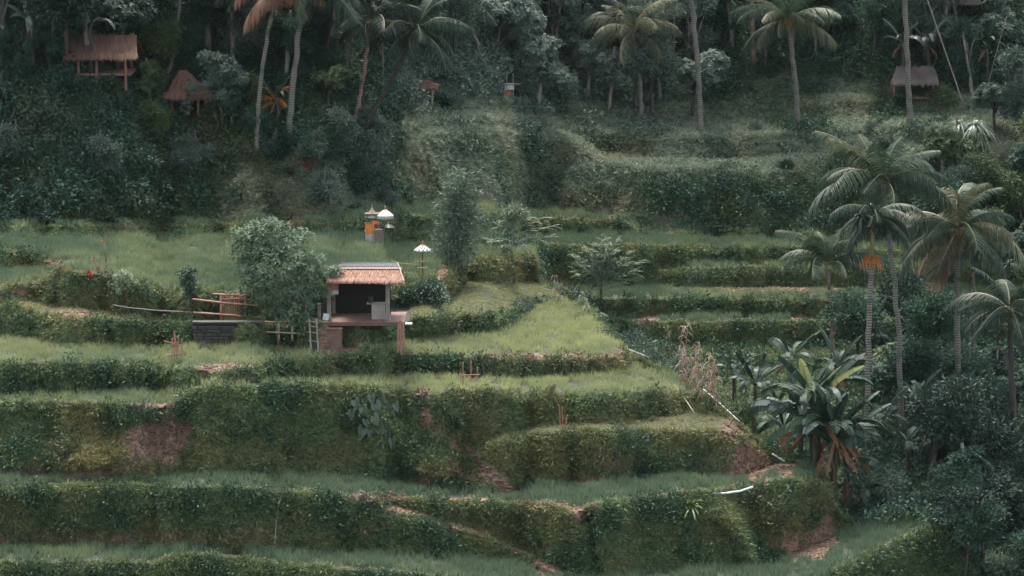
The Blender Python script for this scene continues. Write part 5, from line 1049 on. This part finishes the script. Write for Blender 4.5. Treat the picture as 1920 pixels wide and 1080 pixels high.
# ---------------------------------------------------------------- bananas
BG_='banana clump on the ridge'
for i,(x,y,Y,h,L,lab,kw) in enumerate([
 (1562,940,184.5,4.0,3.0,'tallest banana of the ridge clump with brown hanging sheaths',dict(n=12,dry=5,stems=3)),
 (1532,915,185.5,3.6,2.9,'banana with a yellow upright leaf in the ridge clump',dict(n=11,dry=4,yellow=1,stems=3)),
 (1500,880,187,3.0,2.8,'banana leaning left over the grassy ridge with wet shining leaves',dict(n=10,dry=2,mats=('banana','banana_grey','banana_grey'))),
 (1585,910,186.5,3.9,2.7,'banana on the right side of the ridge clump with a reddish dead leaf',dict(n=9,dry=3,stems=2)),
 (1468,850,190,3.2,2.3,'smaller dark banana at the left back of the ridge clump',dict(n=8,dry=1)),
 (1612,905,184.5,1.7,1.7,'short banana right of the clump above the blue green bush',dict(n=7,dry=2)),
 (1655,800,196,2.8,1.8,'banana with pale leaves just left of the tallest palm trunk',dict(n=8,dry=1)),
 (1570,760,200,4.6,2.4,'banana behind the clump with a torn brown striped leaf',dict(n=7,dry=2)),
 (1410,800,203,3.0,2.0,'dark upright banana in the gully behind the red canes',dict(n=8,dry=0,mats=('banana_dark','banana_dark'))),
 (1375,790,207,2.8,1.8,'dark banana nearest the red canes in the gully',dict(n=7,dry=0,mats=('banana_dark','banana_dark'))),
 (1480,800,204,4.4,2.2,'banana with pale drooping leaf tips behind the ridge clump',dict(n=8,dry=1)),
 (1720,800,200,3.0,2.0,'banana just right of the tallest palm trunk',dict(n=8,dry=0)),
 (1885,960,186,1.8,2.3,'dark banana at the lower right edge',dict(n=7,dry=0,mats=('banana_dark','banana_dark'))),
 (1700,900,192,2.2,1.8,'banana in the shade of the right valley',dict(n=7,dry=0,mats=('banana','banana'))),
 (1160,620,217,1.5,.9,'little banana with white shining leaves behind the paddy corner',dict(n=5,dry=0,mats=('banana_grey','banana'))),
 (1215,700,214,2.6,1.4,'low banana leaves behind the pale pole on the ridge',dict(n=6,dry=0))]):
    B=at(x,y,Y); B.z=gz(B.x,B.y)-.1; banana(B,lab,h,L*1.2,seed=i,group='banana plants of the right ridge and gully',**kw)
for i,(x,y,h,L,lab,kw) in enumerate([
 (1690,160,3.0,2.4,'grey leaved banana behind the shelter left of the straight trunk',dict(n=8,mats=('banana','banana_grey'))),
 (1742,150,2.6,2.4,'banana behind the shelter right of the straight trunk',dict(n=8,mats=('banana','banana_grey'))),
 (1800,150,3.2,2.6,'banana with a broad upright grey leaf near the top right',dict(n=8,mats=('banana_grey','banana'))),
 (1850,165,2.8,2.2,'arching banana between the ropes at the upper right',dict(n=8,)),
 (60,150,3.2,2.6,'banana with a long dead grey leaf at the top left corner',dict(n=7,dry=2,mats=('banana','banana_grey'))),
 (170,140,3.0,2.2,'banana with a grey leaf in front of the brown stilt hut',dict(n=6,dry=1,mats=('banana_grey','banana'))),
 (520,240,1.8,1.8,'low banana under the orange dead fronds',dict(n=7,dry=1,mats=('banana',)))]):
    banana(gpx(x,y),lab,h,L,seed=40+i,group='banana plants in the forest above',**kw)
# ---------------------------------------------------------------- bushes
def bush_thing(label,base,blobs,n,mat,leaf=(.16,.07),seed=0,Y=None,name='bush',group=None,flowers=0,nl=12):
    r_,B,s,r=tree(label,base,0,blobs,n,nl,leaf,mat,'tuft',[(base[0],base[1],blobs[0][0],blobs[0][1])],'bark_dark',.04,seed,Y=Y,name=name,cat='bush',group=group,ntip=5,spread=.22,droop=.1)
    if flowers:
        mb=MB(); b=np.array([(*(np.array(at(cx,cy,B.y)-B)),rx*s,rx*s*.8,ry*s) for cx,cy,rx,ry in blobs]); bi=r.integers(0,len(b),flowers); u=nrm(r.normal(size=(flowers,3))+[0,-.8,.2]); P=b[bi,:3]+u*b[bi,3:]*1.02
        for k in range(4): leaves(mb,P,r.normal(size=(flowers,3))+[0,-.5,.3],.075,.06,r)
        mb.build('flowers',M['flower'],r_)
bush_thing('dark flowering bush with many white blossoms right of the hut',(805,572),[(798,550,20,18),(822,556,18,15),(812,540,16,12),(838,562,8,10)],150,'crown_a',(.14,.06),1,flowers=90,name='flowering_bush')
bush_thing('round dark hedge bush between the flowering bush and the hut post',(772,574),[(768,556,16,17),(758,560,10,14)],80,'crown_a',(.13,.055),2,flowers=12)
bush_thing('pale green bush at the corner of the small upper paddy',(975,590),[(975,575,20,17),(965,582,14,12)],90,'crown_b',(.12,.05),3)
HG='bushes growing round the forest huts'
for i,(x,y,rx,ry,lab) in enumerate([(132,182,18,16,'bush at the left foot of the brown stilt hut'),(205,180,24,18,'bush under the middle of the brown stilt hut'),(262,170,20,20,'bush at the right foot of the brown stilt hut'),(318,246,16,14,'bush before the left posts of the steep roofed hut'),(392,238,20,18,'bush before the right posts of the steep roofed hut'),(250,80,14,12,'leafy top hanging over the right end of the stilt hut roof'),(1690,200,16,10,'bush under the grey roofed shelter'),(1765,196,20,18,'bush at the right corner of the grey roofed shelter'),(825,205,16,12,'bush right of the open pavilion')]):
    bush_thing(lab,(x,y),[(x,y-ry*.9,rx,ry),(x+rx*.5,y-ry*.4,rx*.6,ry*.6)],85,('crown_a','crown_c','crown_a')[i%3],(.24,.10),70+i,group=HG)
SG='low bushes behind the shrine'
for i,(x,y,rx,ry,lab) in enumerate([(748,455,13,18,'bush just right of the iron table'),(770,459,11,18,'second bush right of the iron table'),(788,460,9,12,'small bush above the checked umbrella'),(808,458,14,22,'bush with grey leaves behind the checked umbrella'),(738,440,12,12,'loose pale bush over the iron table')]):
    bush_thing(lab,(x,y),[(x,y-ry*.8,rx,ry)],60,'crown_b' if i in(3,4) else 'crown_c',(.14,.05),10+i,group=SG)
bush_thing('large blue green bush below the ridge banana clump',(1655,985),[(1660,915,40,40),(1625,940,40,38),(1690,950,34,36),(1650,965,44,30),(1610,905,24,30)],420,'crown_b',(.17,.07),20,Y=185.5,name='large_bush')
bush_thing('low dark blue bush on the grass beside the red earth scar',(1585,985),[(1590,960,30,20),(1560,965,18,18),(1618,968,24,16)],190,'crown_b',(.15,.06),21,Y=184.5,name='low_bush')
bush_thing('ragged bush hanging over the bottom edge, lower right',(1690,1085),[(1660,1058,34,24),(1710,1060,36,24),(1750,1080,30,24),(1625,1072,26,20)],300,'crown_c',(.17,.07),22,Y=178.5,name='ragged_bush')
bush_thing('pale leaved bush in the bottom right corner',(1870,1100),[(1860,1062,30,24),(1895,1070,28,26),(1830,1080,24,20)],220,'silver',(.2,.09),23,Y=180,name='pale_bush')
bush_thing('shrub with bright red leaves on the left bank under the palm trunks',(580,322),[(574,300,6,5),(581,306,5,4),(574,322,3,4)],22,'red_leaf',(.16,.08),24,name='red_shrub')
RG='shrubs along the back of the ridge'
for i,(x,y,rx,ry,dy,mt,lab) in enumerate([(1150,650,26,20,2.,'crown_b','grey green shrub behind the corner of the bright paddy'),(1200,668,30,26,2.,'crown_b','shrub behind the first white pole'),(1235,660,34,26,4.,'crown_a','darker shrub above the first white pole'),(1120,620,20,16,1.5,'crown_c','grassy shrub right of the bright paddy'),(1270,690,20,18,3.,'crown_b','shrub at the left foot of the red canes'),(1185,640,24,18,5.,'crown_b','shrub in the gully left of the darker one'),(1390,770,24,22,3,'crown_c','shrub right of the red canes on the ridge'),(1090,590,18,14,2.,'crown_b','shrub under the fern leaved tree')]):
    B=gpx(x,y+ry); Yq=gpx(x,np.interp(x,[1050,1100,1130,1175,1250,1320,1385],[555,582,615,667,702,743,803])).y+dy; bush_thing(lab,(x,y+ry),[(x,y,rx,ry),(x+rx*.6,y+ry*.3,rx*.6,ry*.7)],110,mt,(.15,.06),40+i,Y=Yq,group=RG)
tree('leafy tree with grey green hanging sprays right of the steep roofed hut',(420,240),0,[(390,112,22,18),(420,125,26,20),(440,150,28,22),(400,150,22,18),(360,168,18,14),(350,200,12,10),(425,185,26,20),(445,205,20,20)],330,12,(.28,.09),'crown_b','whorl',[(420,244,412,140)],'bark_grey',.08,60,name='leafy_tree',droop=.3,spread=.2)
tree('small tree with pale leaf sprays over the left corner of the steep roofed hut',(304,240),0,[(300,150,10,14),(292,190,12,18),(306,215,10,12)],60,11,(.22,.08),'crown_c','tuft',[(304,242,300,160)],'bark_dark',.04,61,name='leafy_tree',spread=.2,ntip=4)
# ---------------------------------------------------------------- forest trees: shared trunks and crowns, every tree an object of its own
PR=[]
for i,(h,cr,kd,lf,bk) in enumerate([(7,2.6,'round',(.30,.12,0),'bark_dark'),(8.5,2.4,'tall',(.28,.11,0),'bark_grey'),(6,2.3,'round',(.34,.11,1),'bark_dark'),(9,3.0,'wide',(.26,.10,0),'bark_grey'),(5,2.0,'bush',(.26,.12,0),'bark_dark'),(7.5,2.2,'tall',(.36,.10,1),'bark_grey'),(3.2,1.7,'bush',(.22,.10,0),'bark_dark')]): PR.append((forest_proto(i,h,cr,kd,100+i,lf,bk),h))
M['crown_shaded']=leafmat('crown_leaf_painted_shade',(.005,.02,.016),(.028,.055,.038),.5,.15,spec=.2)  # shade of the dim valley put into a near-black leaf colour
M['crown_hazed']=leafmat('crown_leaf_painted_haze',(.03,.065,.052),(.20,.26,.205),.5,.2,spec=.15)  # rain haze over the valley head painted into a lighter leaf colour
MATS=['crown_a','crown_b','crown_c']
def variant(i,mk):
    key=('v',i,mk)
    if key not in FOREST:
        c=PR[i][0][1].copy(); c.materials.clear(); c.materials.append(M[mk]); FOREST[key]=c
    return FOREST[key]
LMK=[(190,95,'the brown stilt hut'),(355,190,'the steep roofed jungle hut'),(500,180,'the curved palm trunk'),(555,120,'the thick pale palm trunk'),(700,180,'the dark leaning palm'),(795,175,'the open pavilion'),(950,160,'the offering stall'),(925,45,'the far pale building'),(1195,140,'the ragged crowned palm'),(1300,120,'the tall bare palm trunk'),(1412,70,'the reddish palm trunk'),(1488,150,'the full crowned palm'),(1700,110,'the straight palm trunk'),(1720,165,'the grey roofed shelter'),(1824,250,'the upper screw palm'),(1550,540,'the young palm'),(1634,560,'the mossy trunked palm'),(1680,620,'the tallest palm trunk'),(1800,640,'the broad crowned palm'),(1893,720,'the dark trunked edge palm'),(1560,860,'the ridge banana clump'),(1650,940,'the large blue green bush'),(160,250,'the shady left bank'),(60,120,'the top left banana'),(640,320,'the red shrub')]
KD=['round dark tree','tall tree','tree with whorled leaves','flat topped tree','bushy young tree','tall whorl leaved tree','low bush']
SZ=lambda s:'small ' if s<.8 else ('' if s<1.15 else 'big ')
MW={'crown_a':'dark green','crown_b':'grey green','crown_c':'mid green','crown_shaded':'shade-darkened green','crown_hazed':'haze-tinted grey'}
USED=set()
def describe(i,mk,s,px,py):
    L=sorted(LMK,key=lambda l:(l[0]-px)**2+((l[1]-py)*1.5)**2); 
    for l in L[:4]:
        dx,dy=px-l[0],py-l[1]; w='just ' if math.hypot(dx,dy)<60 else 'well ' if math.hypot(dx,dy)>130 else ''
        rel=(('right of ' if dx>0 else 'left of ') if abs(dx)>1.2*abs(dy) else ('above ' if dy<0 else 'below '))
        for txt in (f"{SZ(s)}{MW[mk]} {KD[i]} {w}{rel}{l[2]}", f"{SZ(s)}{MW[mk]} {KD[i]} {w}{rel}{l[2]}, {'lower' if py>l[1] else 'higher'}"):
            if txt not in USED: USED.add(txt); return txt
    for a,b in ((0,1),(1,2),(0,2),(0,3),(1,3)):
        txt=f"{SZ(s)}{MW[mk]} {KD[i]} between {L[a][2]} and {L[b][2]}"
        if txt not in USED: USED.add(txt); return txt
    txt=f"{MW[mk]} {KD[i]} {int(py)//10} between {L[0][2]} and {L[4][2]}"; return txt
rf=np.random.default_rng(21)
def plant(px,py,i,mk,s,Y=None,group='forest trees'):
    B=gpx(px,py) if Y is None else at(px,py,Y)
    if Y is not None: B.z=gz(B.x,B.y)
    B.z-=.1; tn={4:'young_tree',6:'forest_bush'}.get(i,'forest_tree'); root=empty(tn,B,rf.random()*6.28,s)
    tag(root,describe(i,mk,s,px,py-PR[i][1]*s*ppm(B.y)*.5),'bush' if i==6 else 'tree',group)
    child('trunk',PR[i][0][0],root); child('crown',variant(i,mk),root)
def grove(x0,x1,y0,y1,n,kinds,mats,s0,s1,group,Yr=None,clear=()):
    pts=[];tries=0
    while len(pts)<n and tries<4000:
        tries+=1; p=(rf.uniform(x0,x1),rf.uniform(y0,y1)); md=.62*math.sqrt((x1-x0)*(y1-y0)/n)
        if any((p[0]-a)**2+(p[1]-b)**2<md*md for a,b in pts): continue
        if any(c[0]<p[0]<c[2] and c[1]<p[1]<c[3] for c in clear): continue
        pts.append(p)
    for p in sorted(pts,key=lambda p:-p[1]):
        plant(p[0],p[1],kinds[int(rf.integers(len(kinds)))],mats[int(rf.integers(len(mats)))],rf.uniform(s0,s1),None if Yr is None else float(np.interp(p[1],[y0,y1],Yr[::-1] if Yr[0]<Yr[1] else Yr)),group)
HUTS=((100,95,275,300),(290,165,415,330),(470,180,600,420),(640,150,740,420))
grove(-40,720,20,150,34,(0,1,2,3,5,1),('crown_a','crown_shaded','crown_a','crown_b'),.7,1.1,'forest trees of the left hill',clear=((105,60,265,112),))
grove(-20,700,150,265,20,(0,4,4,6,2,5),('crown_a','crown_a','crown_c'),.45,.75,'small trees on the left bank',clear=HUTS)
grove(-20,640,255,380,12,(6,6,4),('crown_a','crown_c','crown_b'),.4,.7,'small trees on the left bank',clear=((240,340,600,400),(300,165,410,250)))
grove(600,730,265,400,7,(6,4),('crown_b','crown_a','crown_b'),.55,.85,'small trees on the left bank')
grove(720,1060,10,150,24,(0,1,3,5,2),('crown_hazed','crown_b','crown_hazed'),.65,1.05,'forest trees at the head of the valley',clear=((880,40,965,100),))
grove(990,1310,40,228,26,(0,1,3,4,2,5),('crown_hazed','crown_b','crown_hazed'),.6,1.0,'forest trees at the head of the valley')
grove(1300,1940,-20,138,32,(0,1,2,3,5),('crown_a','crown_shaded','crown_a','crown_b'),.6,1.0,'forest trees of the right hill')
grove(1770,1960,180,560,16,(0,2,5,1),('crown_a','crown_c','crown_b'),.6,.9,'forest trees of the right hill',clear=((1790,200,1860,300),))
grove(1400,1700,210,330,6,(6,),('crown_a','crown_b'),.3,.5,'small trees on the far bank')
grove(1600,1960,640,790,22,(0,4,6,2,4),('crown_a','crown_shaded','crown_c','crown_a'),.5,.9,'trees of the right valley',(205,222))
grove(1720,1960,800,1010,26,(0,2,4,5,0),('crown_shaded','crown_a','crown_shaded'),.55,.95,'trees of the right valley',(184,203))
grove(1790,1970,1020,1150,10,(4,6,0),('crown_a','crown_shaded'),.5,.75,'trees of the right valley',(176,184))
for o_ in list(COL.objects):
    if o_.type=='MESH' and len(o_.data.materials) and o_.parent is None and 'kind' not in o_ and 'label' not in o_: print('unlabelled',o_.name)
# ---------------------------------------------------------------- the rain-wet air
gmin=G.reshape(-1,3).min(0); gmax=G.reshape(-1,3).max(0)
mb=MB(); lo=np.array([gmin[0]-5,-40,gmin[2]-1.]); hi=np.array([gmax[0]+5,gmax[1]+5,max(gmax[2],12)+14.])
box(mb,(lo+hi)/2,hi-lo); m,N,L=newmat('haze_air'); N.remove(N['Principled BSDF']); v=N.new('ShaderNodeVolumePrincipled'); v.inputs['Color'].default_value=(.80,.93,.95,1); v.inputs['Density'].default_value=HAZE; v.inputs['Anisotropy'].default_value=.2
L.new(v.outputs[0],N['Material Output'].inputs['Volume']); HZ=mb.build('haze',m); tag(HZ,'thin grey blue rain haze filling the whole valley','haze',kind='stuff')
